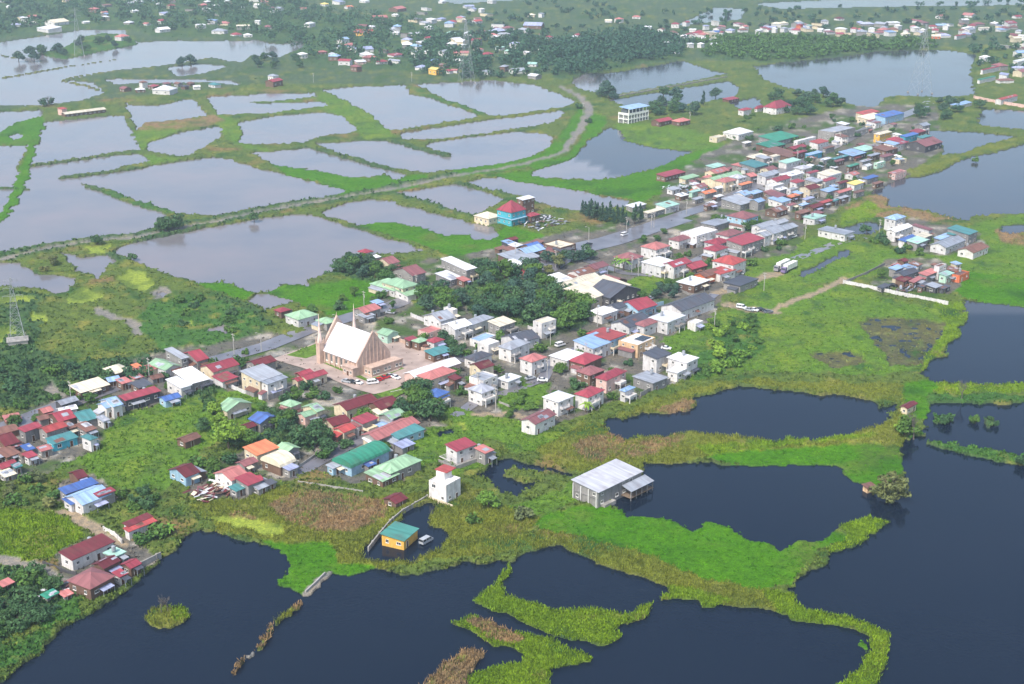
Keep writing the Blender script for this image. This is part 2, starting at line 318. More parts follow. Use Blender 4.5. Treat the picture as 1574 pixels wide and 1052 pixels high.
 ('L', 4, .8, "357,1034 372,1018"), ('L', 12, .8, "380,1010 387,1002"), ('L', 4, 1.0, "394,996 413,970"), ('L', 3, 1.2, "420,962 440,941"), ('L', 4, 1.0, "447,937 460,928"), ('L', 12, 2.5, "470,914 500,885"),
 ('P', 3, "222,952 235,938 255,934 280,940 290,950 270,962 240,966"), ('P', 13, "258,936 285,940 288,952 262,958"),
 ('P', 14, "1436,680 1470,684 1500,690 1540,700 1600,712 1850,770 1850,795 1574,716 1530,708 1480,697 1440,686"),
 ('P', 14, "1490,649 1500,645 1510,649 1505,655 1493,655"), ('P', 9, "1521,655 1530,651 1539,654 1533,659 1523,659"),
 ('P', 14, "1437,638 1462,642 1463,651 1445,653"), ('P', 2, "1316,996 1326,993 1334,998 1322,1002"), ('P', 14, "1388,664 1400,662 1418,664 1420,672 1404,677 1388,674"),
 ('P', 3, "1395,272 1418,274 1441,262 1492,239 1530,234 1574,219 1850,150 1850,140 1574,210 1530,220 1484,236 1420,258 1395,262"),
 ('L', 3, 5, "97,104 20,118 -60,130"), ('L', 3, 4, "180,92 97,104"), ('L', 3, 4, "0,85 22,90 60,84"), ('P', 14, "36,88 60,85 100,92 127,86 178,76 213,69 203,58 163,51 122,58 99,74"),
 ('L', 14, 4, "-100,262 0,290 45,292"), ('L', 3, 5, "97,124 120,118 178,109"), ('L', 3, 4, "97,125 130,132 163,142"),
 ('L', 1, 3.5, "484,331 548,350 600,365 670,387"), ('L', 9, 5, "137,288 165,297"), ('L', 14, 7, "163,296 205,311 262,328"), ('L', 9, 4.5, "95,276 130,270 213,260"), ('L', 9, 4.5, "50,256 110,248 178,238 216,234"),
 ('L', 7, 5, "390,157 440,157 486,153"), ('L', 7, 5, "370,178 430,174 500,168"), ('L', 3, 5, "606,202 660,194 740,184 790,180 864,168"), ('L', 3, 4, "700,213 745,207 790,202"), ('L', 9, 6, "601,217 644,230 690,241"), ('L', 9, 5, "471,226 542,246 601,262"),
 ('L', 14, 8, "629,134 664,150 708,163 745,179"), ('L', 9, 4, "705,283 760,296 790,305"), ('L', 9, 5, "168,391 188,401"),
 ('L', 9, 6, "-100,408 0,394 76,378 142,368 205,363 257,350"), ('L', 9, 5, "0,402 76,387 130,378"), ('L', 9, 6, "213,371 257,361 330,346 395,332 470,318"), ('L', 9, 6, "257,350 330,337 395,324 470,311 560,296 700,268"), ('L', 9, 6, "470,320 560,303 600,297"),
 ('L', 9, 5, "600,299 650,312 733,336"),
 # raised tracks along the dykes
 ('L', 12, 5, "-100,417 0,400 80,382 142,372 205,367 257,356 330,342 395,328 470,315 560,300 640,284 720,268 790,256 840,244 868,232 884,212 897,190 905,170 893,150 870,138"),
 ('L', 12, 6, "884,212 897,190 906,172 902,158"), ('L', 12, 5, "905,170 890,148 860,135"), ('L', 12, 4, "938,150 996,140 1067,128 1118,119"),
]
CLS = { # colour (linear albedo), height, height noise
 0:((.05,.05,.045), -1.6, .2), 1:((.080,.120,.024), .8, .8), 2:((.048,.150,.003), .4, .3), 3:((.120,.145,.020), .8, .45), 4:((.20,.135,.07), .85, .65),
 5:((.21,.27,.04), .3, .2), 6:((.115,.108,.095), .42, .10), 7:((.082,.160,.018), .6, .5), 8:((.27,.215,.15), .45, .1), 9:((.042,.088,.032), 1.2, 1.3),
 10:((.115,.135,.05), .09, .30), 11:((.058,.095,.045), .8, .5), 12:((.19,.18,.165), .5, .12), 13:((.110,.185,.010), .7, .35), 14:((.045,.115,.022), 1.0, .8)}
ARR = {}
def build_land():
    ys = np.concatenate([np.linspace(-185, -60, 22)[:-1], np.linspace(-60, -10, 26)[:-1], np.arange(-10, 1106, 1.55), np.geomspace(1108, 4500, 26)])
    xs = np.arange(-330, 1905, 1.7)
    gx, gy = np.meshgrid(xs, ys); shp = gx.shape
    a, b, c = (gx-PW/2)/FPX, CP-(gy-PH/2)/FPX*SP, -SP-(gy-PH/2)/FPX*CP
    t = -CAM_H/c; X = a*t; Y = b*t; D = t
    k = np.clip(D/520, .7, 1.7)*np.where(gy < 460, .55, 1.0)
    wx = X + (fbm(X, Y, 9, 3, 1)-.5)*6.5*k + (fbm(X, Y, 2.2, 2, 5)-.5)*2.4*k
    wy = Y + (fbm(X, Y, 9, 3, 2)-.5)*6.5*k + (fbm(X, Y, 2.2, 2, 6)-.5)*2.4*k
    f = wy*CP + CAM_H*SP; u = wy*SP - CAM_H*CP
    px = PW/2 + FPX*wx/f; py = PH/2 - FPX*u/f
    cls = np.zeros(shp, np.int8)
    force = True        # the first outline makes land; covers only dress land that is there, until the islands
    for op in OPS:
        if op[0] == 'ISLANDS': force = True; continue
        if op[0] == 'P':
            P = pts(op[2]); q = np.array(P)
            m = (px >= q[:,0].min()) & (px <= q[:,0].max()) & (py >= q[:,1].min()) & (py <= q[:,1].max())
            ii = np.nonzero(m); x = px[ii]; y = py[ii]; ins = np.zeros(x.shape, bool)
            for i in range(len(P)):
                (x1, y1), (x2, y2) = P[i], P[i-1]
                if y1 == y2: continue
                ins ^= ((y1 > y) != (y2 > y)) & (x < (x2-x1)*(y-y1)/(y2-y1)+x1)
            sel = (ii[0][ins], ii[1][ins])
            if not force and op[1] > 0: k_ = cls[sel] > 0; sel = (sel[0][k_], sel[1][k_])
            cls[sel] = op[1]
            if op is OPS[0]: force = False
        else:
            P = [at(*p) for p in pts(op[3])]
            for A, B in zip(P[:-1], P[1:]):
                w = op[2]/2*1.0
                m = (wx > min(A.x,B.x)-w) & (wx < max(A.x,B.x)+w) & (wy > min(A.y,B.y)-w) & (wy < max(A.y,B.y)+w)
                ii = np.nonzero(m); x = wx[ii]; y = wy[ii]; d = B-A; L2 = d.x*d.x+d.y*d.y
                s = np.clip(((x-A.x)*d.x+(y-A.y)*d.y)/L2, 0, 1)
                ok = np.hypot(x-A.x-s*d.x, y-A.y-s*d.y) < w
                cls[(ii[0][ok], ii[1][ok])] = op[1]
    nc = max(CLS)+1
    C = np.array([CLS[i][0] for i in range(nc)]); Hh = np.array([CLS[i][1] for i in range(nc)]); Ha = np.array([CLS[i][2] for i in range(nc)])
    n1 = fbm(X, Y, 3.2, 3, 11); n2 = fbm(X, Y, 22, 3, 21)
    Z = Hh[cls] + Ha[cls]*((n1-.5)*2.2)
    land = cls > 0
    Z = np.where(land & (cls != 10), np.maximum(Z, .12), Z)
    cc = C[cls].copy()
    # natural drift of one plant into another
    p9 = fbm(X, Y, 14, 3, 31); p5 = fbm(X, Y, 7, 3, 41)
    def blend(sel, w, to):
        w = (np.clip(w, 0, 1)*sel)[..., None]; return cc*(1-w)+np.array(to)*w
    veg = land & (cls != 6) & (cls != 8) & (cls != 12) & (cls != 5)
    cc = blend(veg & (cls != 2), (p9-.56)*5, (.035,.085,.018)); cc = blend(veg & (cls != 2), (p5-.60)*5, (.155,.165,.035))
    cc = blend(((cls == 3) | (cls == 1)) & (gx < 1000), (n2-.64)*6, (.17,.12,.05)); cc = blend(cls == 2, (p5-.58)*4, (.066,.155,.008)); cc = blend(cls == 2, (p9-.58)*4, (.028,.095,.006)); cc = blend(cls == 2, (n2-.68)*5, (.085,.13,.02))
    cc = blend((cls == 7), (p9-.50)*4, (.125,.19,.02)); cc = blend(cls == 7, (p5-.58)*5, (.04,.10,.02)); cc = blend(cls == 9, (p5-.52)*5, (.07,.115,.03))
    cc = blend(cls == 5, (p9-.44)*8, (.10,.15,.025))
    cc = blend(cls == 4, (p5-.50)*7, (.105,.135,.024))
    cc = blend(cls == 6, (p9-.50)*9, (.055,.098,.024)); cc = blend(cls == 6, (p5-.62)*8, (.30,.28,.25))
    shore = land & (Z < .22) & (cls != 2) & (cls != 5) & (cls != 6)
    cc = blend(shore, np.ones(shp)*.6, (.06,.05,.035))
    q = cc.copy(); q[1:-1,1:-1] = (cc[1:-1,1:-1]*2+cc[:-2,1:-1]+cc[2:,1:-1]+cc[1:-1,:-2]+cc[1:-1,2:])/6
    ARR.update(px=gx, py=gy, X=X, Y=Y, cls=cls, xs=xs, ys=ys, Z=Z)
    ny, nx = shp; co = np.stack([X, Y, Z], -1).reshape(-1, 3)
    idx = np.arange(ny*nx).reshape(ny, nx)
    fs = np.stack([idx[1:, :-1], idx[1:, 1:], idx[:-1, 1:], idx[:-1, :-1]], -1).reshape(-1, 4)
    me = grid_mesh('ground', co, fs, q.reshape(-1, 3))
    me.polygons.foreach_set('use_smooth', np.ones(len(fs), bool))
    return me
def grid_mesh(name, co, fs, colour=None):
    me = bpy.data.meshes.new(name); k = fs.shape[1]
    me.vertices.add(len(co)); me.vertices.foreach_set('co', co.astype(np.float32).ravel())
    me.loops.add(fs.size); me.loops.foreach_set('vertex_index', fs.astype(np.int32).ravel())
    me.polygons.add(len(fs)); me.polygons.foreach_set('loop_start', np.arange(0, fs.size, k, dtype=np.int32))
    me.update(calc_edges=True)
    if colour is not None:
        at_ = me.attributes.new('cover', 'FLOAT_COLOR', 'POINT')
        at_.data.foreach_set('color', np.concatenate([colour, np.ones((len(colour), 1))], 1).astype(np.float32).ravel())
    return me
def cover_material():
    m, t, b = newmat('plant_cover', .9, .12)
    a = N(t, 'ShaderNodeAttribute', attribute_name='cover'); g = N(t, 'ShaderNodeNewGeometry')
    n1 = noise_node(t, .55, 5, g.outputs['Position'], .65); n2 = noise_node(t, .06, 3, g.outputs['Position']); n3 = noise_node(t, 2.2, 3, g.outputs['Position'], .7)
    r1 = ramp(t, n1.outputs[0], [(.28, (.58,.62,.6,1)), (.5, grey(1)), (.74, (1.45,1.34,1.1,1))])
    r2 = ramp(t, n2.outputs[0], [(.3, (.85,.9,.95,1)), (.7, (1.14,1.08,1.0,1))])
    r3 = ramp(t, n3.outputs[0], [(.3, grey(.66)), (.7, grey(1.34))])
    o = mixrgb(t, a.outputs['Color'], r1.outputs[0], 1.0, 'MULTIPLY'); o = mixrgb(t, o, r2.outputs[0], 1.0, 'MULTIPLY'); o = mixrgb(t, o, r3.outputs[0], 1.0, 'MULTIPLY')
    t.links.new(o, b.inputs['Base Color'])
    bp = N(t, 'ShaderNodeBump'); bp.inputs['Strength'].default_value = .6; bp.inputs['Distance'].default_value = .5
    t.links.new(n1.outputs[0], bp.inputs['Height']); t.links.new(bp.outputs[0], b.inputs['Normal'])
    return m
MATS['cover'] = cover_material()
gm = build_land(); gm.materials.append(MATS['cover'])
tag(link('ground', gm), kind='structure')

TURBID = ["-400,-199 640,-199 640,100 900,110 960,170 905,190 880,240 1010,300 985,330 760,372 660,395 520,410 450,480 330,530 -400,520"]
def build_water():
    xs = np.linspace(-330, 1900, 224); ys = np.concatenate([np.linspace(-184, -20, 12)[:-1], np.linspace(-20, 1106, 150)[:-1], np.geomspace(1106, 4400, 14)])
    gx, gy = np.meshgrid(xs, ys); t = -CAM_H/(-SP-(gy-PH/2)/FPX*CP)
    X = (gx-PW/2)/FPX*t; Y = (CP-(gy-PH/2)/FPX*SP)*t
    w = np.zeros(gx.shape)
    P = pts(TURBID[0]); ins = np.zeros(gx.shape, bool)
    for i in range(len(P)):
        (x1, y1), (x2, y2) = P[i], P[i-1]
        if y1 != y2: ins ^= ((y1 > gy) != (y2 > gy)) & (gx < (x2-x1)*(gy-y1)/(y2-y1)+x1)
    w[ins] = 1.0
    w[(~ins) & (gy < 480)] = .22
    ny, nx = gx.shape; idx = np.arange(ny*nx).reshape(ny, nx)
    fs = np.stack([idx[1:, :-1], idx[1:, 1:], idx[:-1, 1:], idx[:-1, :-1]], -1).reshape(-1, 4)
    return grid_mesh('water', np.stack([X, Y, np.zeros(gx.shape)], -1).reshape(-1, 3), fs, np.repeat(w.reshape(-1, 1), 3, 1))
def water_material():
    m, t, b = newmat('pond_water', .12, .5)
    b.inputs['IOR'].default_value = 1.333; b.inputs['Specular Tint'].default_value = (.78,.92,1,1)
    a = N(t, 'ShaderNodeAttribute', attribute_name='cover'); g = N(t, 'ShaderNodeNewGeometry')
    n1 = noise_node(t, .02, 3, g.outputs['Position']); n2 = noise_node(t, .9, 3, g.outputs['Position'])
    r = ramp(t, n1.outputs[0], [(.3, (.82,.88,.95,1)), (.5, grey(1)), (.7, (1.14,1.06,1.04,1))])
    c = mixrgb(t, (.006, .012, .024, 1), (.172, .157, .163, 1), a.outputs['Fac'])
    t.links.new(mixrgb(t, c, r.outputs[0], 1.0, 'MULTIPLY'), b.inputs['Base Color'])
    rr = ramp(t, n1.outputs[0], [(.3, grey(.04)), (.7, grey(.15))]); t.links.new(rr.outputs[0], b.inputs['Roughness'])
    sp = N(t, 'ShaderNodeMapRange'); sp.inputs['To Min'].default_value = .26; sp.inputs['To Max'].default_value = .5; t.links.new(a.outputs['Fac'], sp.inputs['Value']); t.links.new(sp.outputs[0], b.inputs['Specular IOR Level'])
    bp = N(t, 'ShaderNodeBump'); bp.inputs['Strength'].default_value = .10; bp.inputs['Distance'].default_value = .3
    t.links.new(n2.outputs[0], bp.inputs['Height']); t.links.new(bp.outputs[0], b.inputs['Normal'])
    return m
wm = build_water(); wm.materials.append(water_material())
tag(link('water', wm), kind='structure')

# haze: the damp air over the flood plain
hz = MB(); hz.box(-6000, 6000, -400, 14000, -3.2, 215, 0, True)
ho = hz.mesh('haze', [])
hm = bpy.data.materials.new('haze'); hm.use_nodes = True; ht = hm.node_tree; ht.nodes.clear()
pv = ht.nodes.new('ShaderNodeVolumePrincipled'); mo = ht.nodes.new('ShaderNodeOutputMaterial'); ht.links.new(pv.outputs[0], mo.inputs['Volume'])
pv.inputs['Color'].default_value = (.74, .88, 1.0, 1); pv.inputs['Density'].default_value = .00013; pv.inputs['Anisotropy'].default_value = .25
ho.materials.append(hm); tag(link('haze', ho), kind='stuff')
# ------------------------------------------------------------------ HOUSES
ROOFC = {'r':((176,78,76),'red'), 'c':((156,66,78),'crimson'), 'p':((188,118,114),'salmon'), 'm':((112,48,54),'maroon'), 'n':((130,92,80),'rusty brown'),
 'w':((232,232,234),'white'), 'y':((158,164,174),'grey'), 'd':((82,86,96),'charcoal'), 'b':((80,112,176),'blue'), 'l':((150,180,216),'light blue'), 't':((78,136,138),'teal'), 'T':((80,146,134),'teal'), 'x':((182,184,192),'pale grey'),
 'g':((150,186,150),'pale green'), 'G':((56,138,112),'emerald'), 'o':((222,132,92),'orange'), 'e':((222,212,188),'cream'), 'v':((170,176,206),'lavender'), 'k':((142,92,94),'rose brown'),
 'M':((165,205,190),'mint'), 'Y':((232,206,120),'yellow')}
WALLC = {'w':((224,222,220),'white'), 'y':((150,148,146),'grey'), 'e':((222,208,180),'cream'), 'p':((226,192,182),'pink'), 'b':((165,200,220),'pale blue'), 'n':((122,98,84),'brown'),
 'Y':((242,190,92),'yellow'), 'd':((88,88,92),'dark grey'), 't':((84,180,200),'turquoise'), 'o':((220,122,84),'orange'), 'm':((185,220,200),'mint'), 'a':((226,192,152),'peach')}
def rmat(k): return roof_mat('roof_'+k, ROOFC[k][0], {'w':.18,'y':.3,'n':.8,'m':.45}.get(k, .3))
def wmat(k): return wall_mat('wall_'+k, WALLC[k][0])
glass, gt_, gb_ = newmat('window_glass', .12, .6); gb_.inputs['Base Color'].default_value = (.025, .03, .036, 1)
frame_m = plain('window_frame', (225,222,216)); door_m = plain('door_wood', (96,66,48)); conc = plain('concrete', (158,154,148), .9, .2, .35, .5)
steel = plain('galvanised_steel', (150,155,160), .5, .5, .2)
def window_mesh():
    b = MB()
    for x0,x1,z0,z1 in ((-.62,.62,.52,.62),(-.62,.62,-.62,-.52),(-.62,-.52,-.52,.52),(.52,.62,-.52,.52),(-.03,.03,-.52,.52)): b.box(x0,x1,-.07,.03,z0,z1,0,True)
    b.face([(-.52,-.02,-.52),(.52,-.02,-.52),(.52,-.02,.52),(-.52,-.02,.52)], 1)
    b.box(-.72,.72,-.16,.03,-.70,-.62,0,True)
    return b.mesh('window', [frame_m, glass])
def door_mesh():
    b = MB(); b.box(-.5,.5,-.05,.03,0,2.05,1,True); b.box(-.58,-.5,-.09,.03,0,2.13,0,True); b.box(.5,.58,-.09,.03,0,2.13,0,True); b.box(-.58,.58,-.09,.03,2.05,2.13,0,True)
    b.box(.36,.44,-.11,-.05,.95,1.05,0,True)
    return b.mesh('door', [frame_m, door_m])
def tank_mesh():
    b = MB(); n = 10
    ring = [(math.cos(2*math.pi*k/n)*.65, math.sin(2*math.pi*k/n)*.65) for k in range(n)]
    b.prism(ring, .5, 1.9, 0)
    for k in range(n): b.face([(ring[k][0],ring[k][1],1.9),(ring[(k+1)%n][0],ring[(k+1)%n][1],1.9),(0,0,2.2)])
    for sx in (-.4,.4):
        for sy in (-.4,.4): b.box(sx-.05,sx+.05,sy-.05,sy+.05,0,.5)
    return b.mesh('water_tank', steel)
pm_ = MB(); pm_.box(-.06,.06,-.06,.06,-.5,2.3); POST = pm_.mesh('post', steel)
pm_ = MB(); pm_.box(-.16,.16,-.16,.16,-.6,2.56); COLUMN = pm_.mesh('column', plain('column_paint', (214,210,204), .8))
WIN, DOOR, TANK = window_mesh(), door_mesh(), tank_mesh()

def roof_mesh(kind, a, b, h, mat, rise=None, ov=.45, patched=True):
    """closed roof over a 2a x 2b plan (x along the house); uv: u along the eaves, v down the slope"""
    m = MB(); A, B = a+ov, b+ov; th = .14
    pr_ = random.Random(int(a*977+b*331+h*71)); patch = patched and kind in 'gs' and pr_.random() < .3
    def slope(q, uvs=None):   # a thick slab from its four/three top corners
        q = [Vector(p) for p in q]
        e = (q[1]-q[0]).normalized(); f = (q[-1]-q[0]); f = (f-e*f.dot(e)).normalized()
        uv = [((p-q[0]).dot(e), (p-q[0]).dot(f)) for p in q]
        m.face(q, 0, uv)
        if patch and len(q) == 4:       # newer and older sheets nailed over the old ones
            U, W = (q[1]-q[0]), (q[3]-q[0]); up = U.cross(W).normalized()*.035
            for _ in range(pr_.randrange(1, 4)):
                u0, w0 = pr_.uniform(.02,.7), pr_.uniform(.02,.55); u1, w1 = min(.98, u0+pr_.uniform(.9,2.6)/U.length), min(.98, w0+pr_.uniform(.25,.45))
                m.face([q[0]+U*s_+W*t_+up for s_, t_ in ((u0,w0),(u1,w0),(u1,w1),(u0,w1))], 1, [(0,0),(2,0),(2,2),(0,2)])
        lo = [p-Vector((0,0,th)) for p in q]
        m.face(lo[::-1], 0, uv[::-1])
        for i in range(len(q)): j = (i+1) % len(q); m.face([lo[i], lo[j], q[j], q[i]], 0)
    if kind == 'g':
        r = rise or B*.36
        slope([(-A,-B,h),(A,-B,h),(A,0,h+r),(-A,0,h+r)]); slope([(A,B,h),(-A,B,h),(-A,0,h+r),(A,0,h+r)])
        m.box(-A,A,-.12,.12,h+r-.05,h+r+.07)
    elif kind == 'h':
        r = rise or min(A,B)*.42; k = max(A-B, 0); k2 = max(B-A, 0)
        if A >= B:
            p, q = (-k,0,h+r), (k,0,h+r)
            slope([(-A,-B,h),(A,-B,h),q,p] if k > .05 else [(-A,-B,h),(A,-B,h),q]); slope([(A,B,h),(-A,B,h),p,q] if k > .05 else [(A,B,h),(-A,B,h),p])
            slope([(A,-B,h),(A,B,h),q]); slope([(-A,B,h),(-A,-B,h),p])
        else:
            p, q = (0,-k2,h+r), (0,k2,h+r)
            slope([(A,-B,h),(A,B,h),q,p]); slope([(-A,B,h),(-A,-B,h),p,q]); slope([(-A,-B,h),(A,-B,h),p]); slope([(A,B,h),(-A,B,h),q])
    elif kind == 's':
        r = rise or B*.22
        slope([(-A,-B,h),(A,-B,h),(A,B,h+r),(-A,B,h+r)])
    elif kind == 'f':
        m.box(-a+.2,a-.2,-b+.2,b-.2,h-.5,h-.35,0)
    elif kind == 'F':
        m.box(-A,A,-B,B,h,h+.28,0,True)
    elif kind == 'v':
        n = 9; r = rise or B*.5; P = [(-B*math.cos(math.pi*k/n), h+r*math.sin(math.pi*k/n)) for k in range(n+1)]
        s = 0
        for (y0,z0),(y1,z1) in zip(P[:-1], P[1:]):
            d = math.hypot(y1-y0, z1-z0); m.face([(-A,y0,z0),(A,y0,z0),(A,y1,z1),(-A,y1,z1)], 0, [(0,s),(2*A,s),(2*A,s+d),(0,s+d)]); s += d
        for x in (-A, A): m.face([(x,y,z) for y, z in (P if x < 0 else P[::-1])])
        m.face([(-A,-B,h),(-A,B,h),(A,B,h),(A,-B,h)])
    return m.mesh('roof', [mat, rmat(pr_.choice('yxnyx'))])
def wall_mesh(kind, a, b, h, mat, rise=None, ov=.45):
    m = MB(); z0 = -1.0
    if kind == 's':
        B = b+ov; r = rise or B*.22; zl = h+r*(ov/(2*B))-.15; zh = h+r*(1-ov/(2*B))-.15
        m.face([(-a,-b,z0),(a,-b,z0),(a,-b,zl),(-a,-b,zl)]); m.face([(a,b,z0),(-a,b,z0),(-a,b,zh),(a,b,zh)])
        m.face([(a,-b,z0),(a,b,z0),(a,b,zh),(a,-b,zl)]); m.face([(-a,b,z0),(-a,-b,z0),(-a,-b,zl),(-a,b,zh)])
    elif kind == 'g':
        B = b+ov; r = rise or B*.36; e = h+r*ov/B-.15; t = h+r-.15
        m.face([(-a,-b,z0),(a,-b,z0),(a,-b,e),(-a,-b,e)]); m.face([(a,b,z0),(-a,b,z0),(-a,b,e),(a,b,e)])
        m.face([(a,-b,z0),(a,b,z0),(a,b,e),(a,0,t),(a,-b,e)]); m.face([(-a,b,z0),(-a,-b,z0),(-a,-b,e),(-a,0,t),(-a,b,e)])
    elif kind == 'f':
        o = [(-a,-b),(a,-b),(a,b),(-a,b)]; i = [(-a+.2,-b+.2),(a-.2,-b+.2),(a-.2,b-.2),(-a+.2,b-.2)]
        m.prism(o, z0, h, 0, False, False); m.prism(i[::-1], h-.5, h, 0, False, False)
        for k in range(4): j = (k+1) % 4; m.face([(*o[k],h),(*o[j],h),(*i[j],h),(*i[k],h)])
    else:
        m.prism([(-a,-b),(a,-b),(a,b),(-a,b)], z0, h-.02, 0)
    return m.mesh('wall', mat)

TILE = {'A':(0,0),'B':(390,0),'C':(780,0),'D':(1174,0),'E':(0,260),'F':(390,260),'G':(780,260),'I':(1174,260),'J':(0,520),'K':(390,520),'M':(780,520),'N':(1174,520),'O':(0,785),'P':(390,785),'Q':(780,785)}
ZK = 1574/400.
BUILT = []      # everything that needs a label of its own: (object, x, y, words)
def frame_of(L, B, Rr, h, az0, base=.35, free=.5):
    z = base+h; b = at(*B, z); u = at(*Rr, z)-b; v = at(*L, z)-b
    if B[1] < 400 or free == 0: az = az0
    else:
        au = math.atan2(u.y, u.x); av = math.atan2(v.y, v.x)-math.pi/2; d0 = R(14)
        au = max(min(au, az0+d0), az0-d0); av = max(min(av, az0+d0), az0-d0)
        az = az0+free*((au*u.length+av*v.length)/(u.length+v.length)-az0)
    c, s = math.cos(az), math.sin(az)
    if B[1] < 330: ul, vl = u.x/c, -v.x/s
    else:
        pu, pv = u.x*c+u.y*s, -v.x*s+v.y*c; ul = (pu*.6+u.x/c*.4); vl = (pv*.6-v.x/s*.4)
    ul = min(max(ul, 2.6), 70); vl = min(max(vl, 2.6), 60)
    ctr = b + Vector((c, s, 0))*ul/2 + Vector((-s, c, 0))*vl/2; ctr.z = base
    return ctr, az, ul/2, vl/2
def put(me, name, parent, loc, rz=0, sx=1, sz=1):
    o = link(name, me, parent, loc, rz)
    if sx != 1 or sz != 1: o.scale = (sx, 1, sz)
    return o
def openings(root, a, b, h, r, dens=1.0, door=True, faces='yx'):
    st = max(1, int((h+.4)/2.9)); sh = h/st
    for face, half, off in (('y', a, b), ('x', b, a)):
        if face not in faces: continue
        n = max(1, int(half*2/3.3))
        dk = r.randrange(n) if (door and face == 'y') else -1
        for s in range(st):
            for k in range(n):
                p = -half+(k+.5)*2*half/n + r.uniform(-.25, .25)
                isd = s == 0 and k == dk
                if not isd and r.random() > dens*.85: continue
                zc = s*sh+sh*.56; w = r.choice((.8, 1.0, 1.25)); hz_ = r.choice((.75, .9, 1.0))
                me, nm = (DOOR, 'door') if isd else (WIN, 'window')
                zz = .15 if isd else zc
                if face == 'y': put(me, nm, root, (p, -off-.004, zz), 0, 1 if isd else w, 1 if isd else hz_)
                else: put(me, nm, root, (-off-.004, -p, zz), -math.pi/2, 1 if isd else w, 1 if isd else hz_)
def extras(root, kind, a, b, h, r, wk, rk):
    if h > 5 and r.random() < .55 and a > 2.5:
        m = MB(); x0 = r.uniform(-a, 0); x1 = min(a, x0+r.uniform(2.5, 5)); z = h*.5
        m.box(x0, x1, -b-1.3, -b+.02, z-.2, z, 0, True)
        for q in (x0, x1-.08): m.box(q, q+.08, -b-1.3, -b, z, z+.95)
        m.box(x0, x1, -b-1.3, -b-1.22, z+.8, z+.95); m.box(x0, x1, -b-1.28, -b-1.24, z+.35, z+.45)
        for k in range(int((x1-x0)/.6)): m.box(x0+k*.6, x0+k*.6+.06, -b-1.29, -b-1.23, z, z+.8)
        m.obj('balcony', wmat('w'), root)
    if h > 4.9 and a > 2.6 and r.random() < .6:      # a shaded carport porch under a concrete slab
        m = MB(); x0 = -a if r.random() < .5 else -a*.2; x1 = min(a, x0+r.uniform(3.5, 6)); d = r.uniform(1.8, 3.0); z = 2.75
        m.box(x0, x1, -b-d, -b+.02, z-.22, z, 0, True); m.box(x0, x1, -b-d-.02, -b-d+.1, z, z+.75); m.box(x0, x0+.1, -b-d+.1, -b, z, z+.74); m.box(x1-.1, x1, -b-d+.1, -b, z, z+.74)
        pr = m.obj('porch', wmat(r.choice('wwey')), root)
        for x in (x0+.2, x1-.2): put(COLUMN, 'column', pr, (x, -b-d+.25, 0))
    elif h > 2.9 and r.random() < .6:
        m = MB(); x0 = r.uniform(-a, 0); x1 = min(a, x0+r.uniform(2, 6)); z = 2.7; d = r.uniform(1.2, 2.4)
        q = [(x0,-b-d,z-.35),(x1,-b-d,z-.35),(x1,-b,z),(x0,-b,z)]
        m.face(q, 0, [(0,0),(x1-x0,0),(x1-x0,d),(0,d)]); m.face([(x,y,zz-.08) for x,y,zz in q[::-1]])
        for i in range(4): j = (i+1)%4; m.face([(q[i][0],q[i][1],q[i][2]-.08),(q[j][0],q[j][1],q[j][2]-.08),q[j],q[i]])
        m.obj('awning', rmat(r.choice('yynedv')), root)
        for x in (x0+.1, x1-.1): put(POST, 'post', root, (x, -b-d+.16, 0))
    if h > 3.2 and r.random() < .45:     # a lower lean-to built against one side
        s_ = r.choice((1, -1)); w_, d_, z_ = r.uniform(1.6, 3.2), b*r.uniform(.5, .95), min(h-.6, r.uniform(2.3, 3.2)); y0 = r.uniform(-b, b-2*d_*.9) if b-2*d_*.9 > -b else -b
        x0, x1 = (a+.01, a+w_) if s_ > 0 else (-a-w_, -a-.01); m = MB(); m.prism([(x0,y0),(x1,y0),(x1,y0+d_*1.8),(x0,y0+d_*1.8)], -.6, z_-.35); an = m.obj('annex', wmat(r.choice('wyne')), root)
        m = MB(); lo, hi = z_-.3, z_+.35; zz = ((hi, lo) if s_ > 0 else (lo, hi)); q = [(x0-(.3 if s_<0 else 0),y0-.3,zz[0]),(x1+(.3 if s_>0 else 0),y0-.3,zz[1]),(x1+(.3 if s_>0 else 0),y0+d_*1.8+.3,zz[1]),(x0-(.3 if s_<0 else 0),y0+d_*1.8+.3,zz[0])]
        m.face(q, 0, [(0,0),(w_,0),(w_,2*d_),(0,2*d_)]); m.face([(x,y,z-.1) for x,y,z in q[::-1]])
        for i in range(4): j = (i+1)%4; m.face([(q[i][0],q[i][1],q[i][2]-.1),(q[j][0],q[j][1],q[j][2]-.1),q[j],q[i]])
        m.obj('annex_roof', rmat(r.choice('ynkxyn'+rk)), an)
    if kind in 'fF' and r.random() < .6: put(TANK, 'water_tank', root, (r.uniform(-a*.6, a*.6), r.uniform(0, b*.6), h-.36 if kind == 'f' else h+.29), r.random())
    if kind in 'ghs' and r.random() < .16 and h > 3: put(TANK, 'water_tank', root, (a*.5, b+1.0, h-1.2), r.random())
SIZEW = lambda A: 'small' if A < 55 else ('broad' if A > 190 else '')
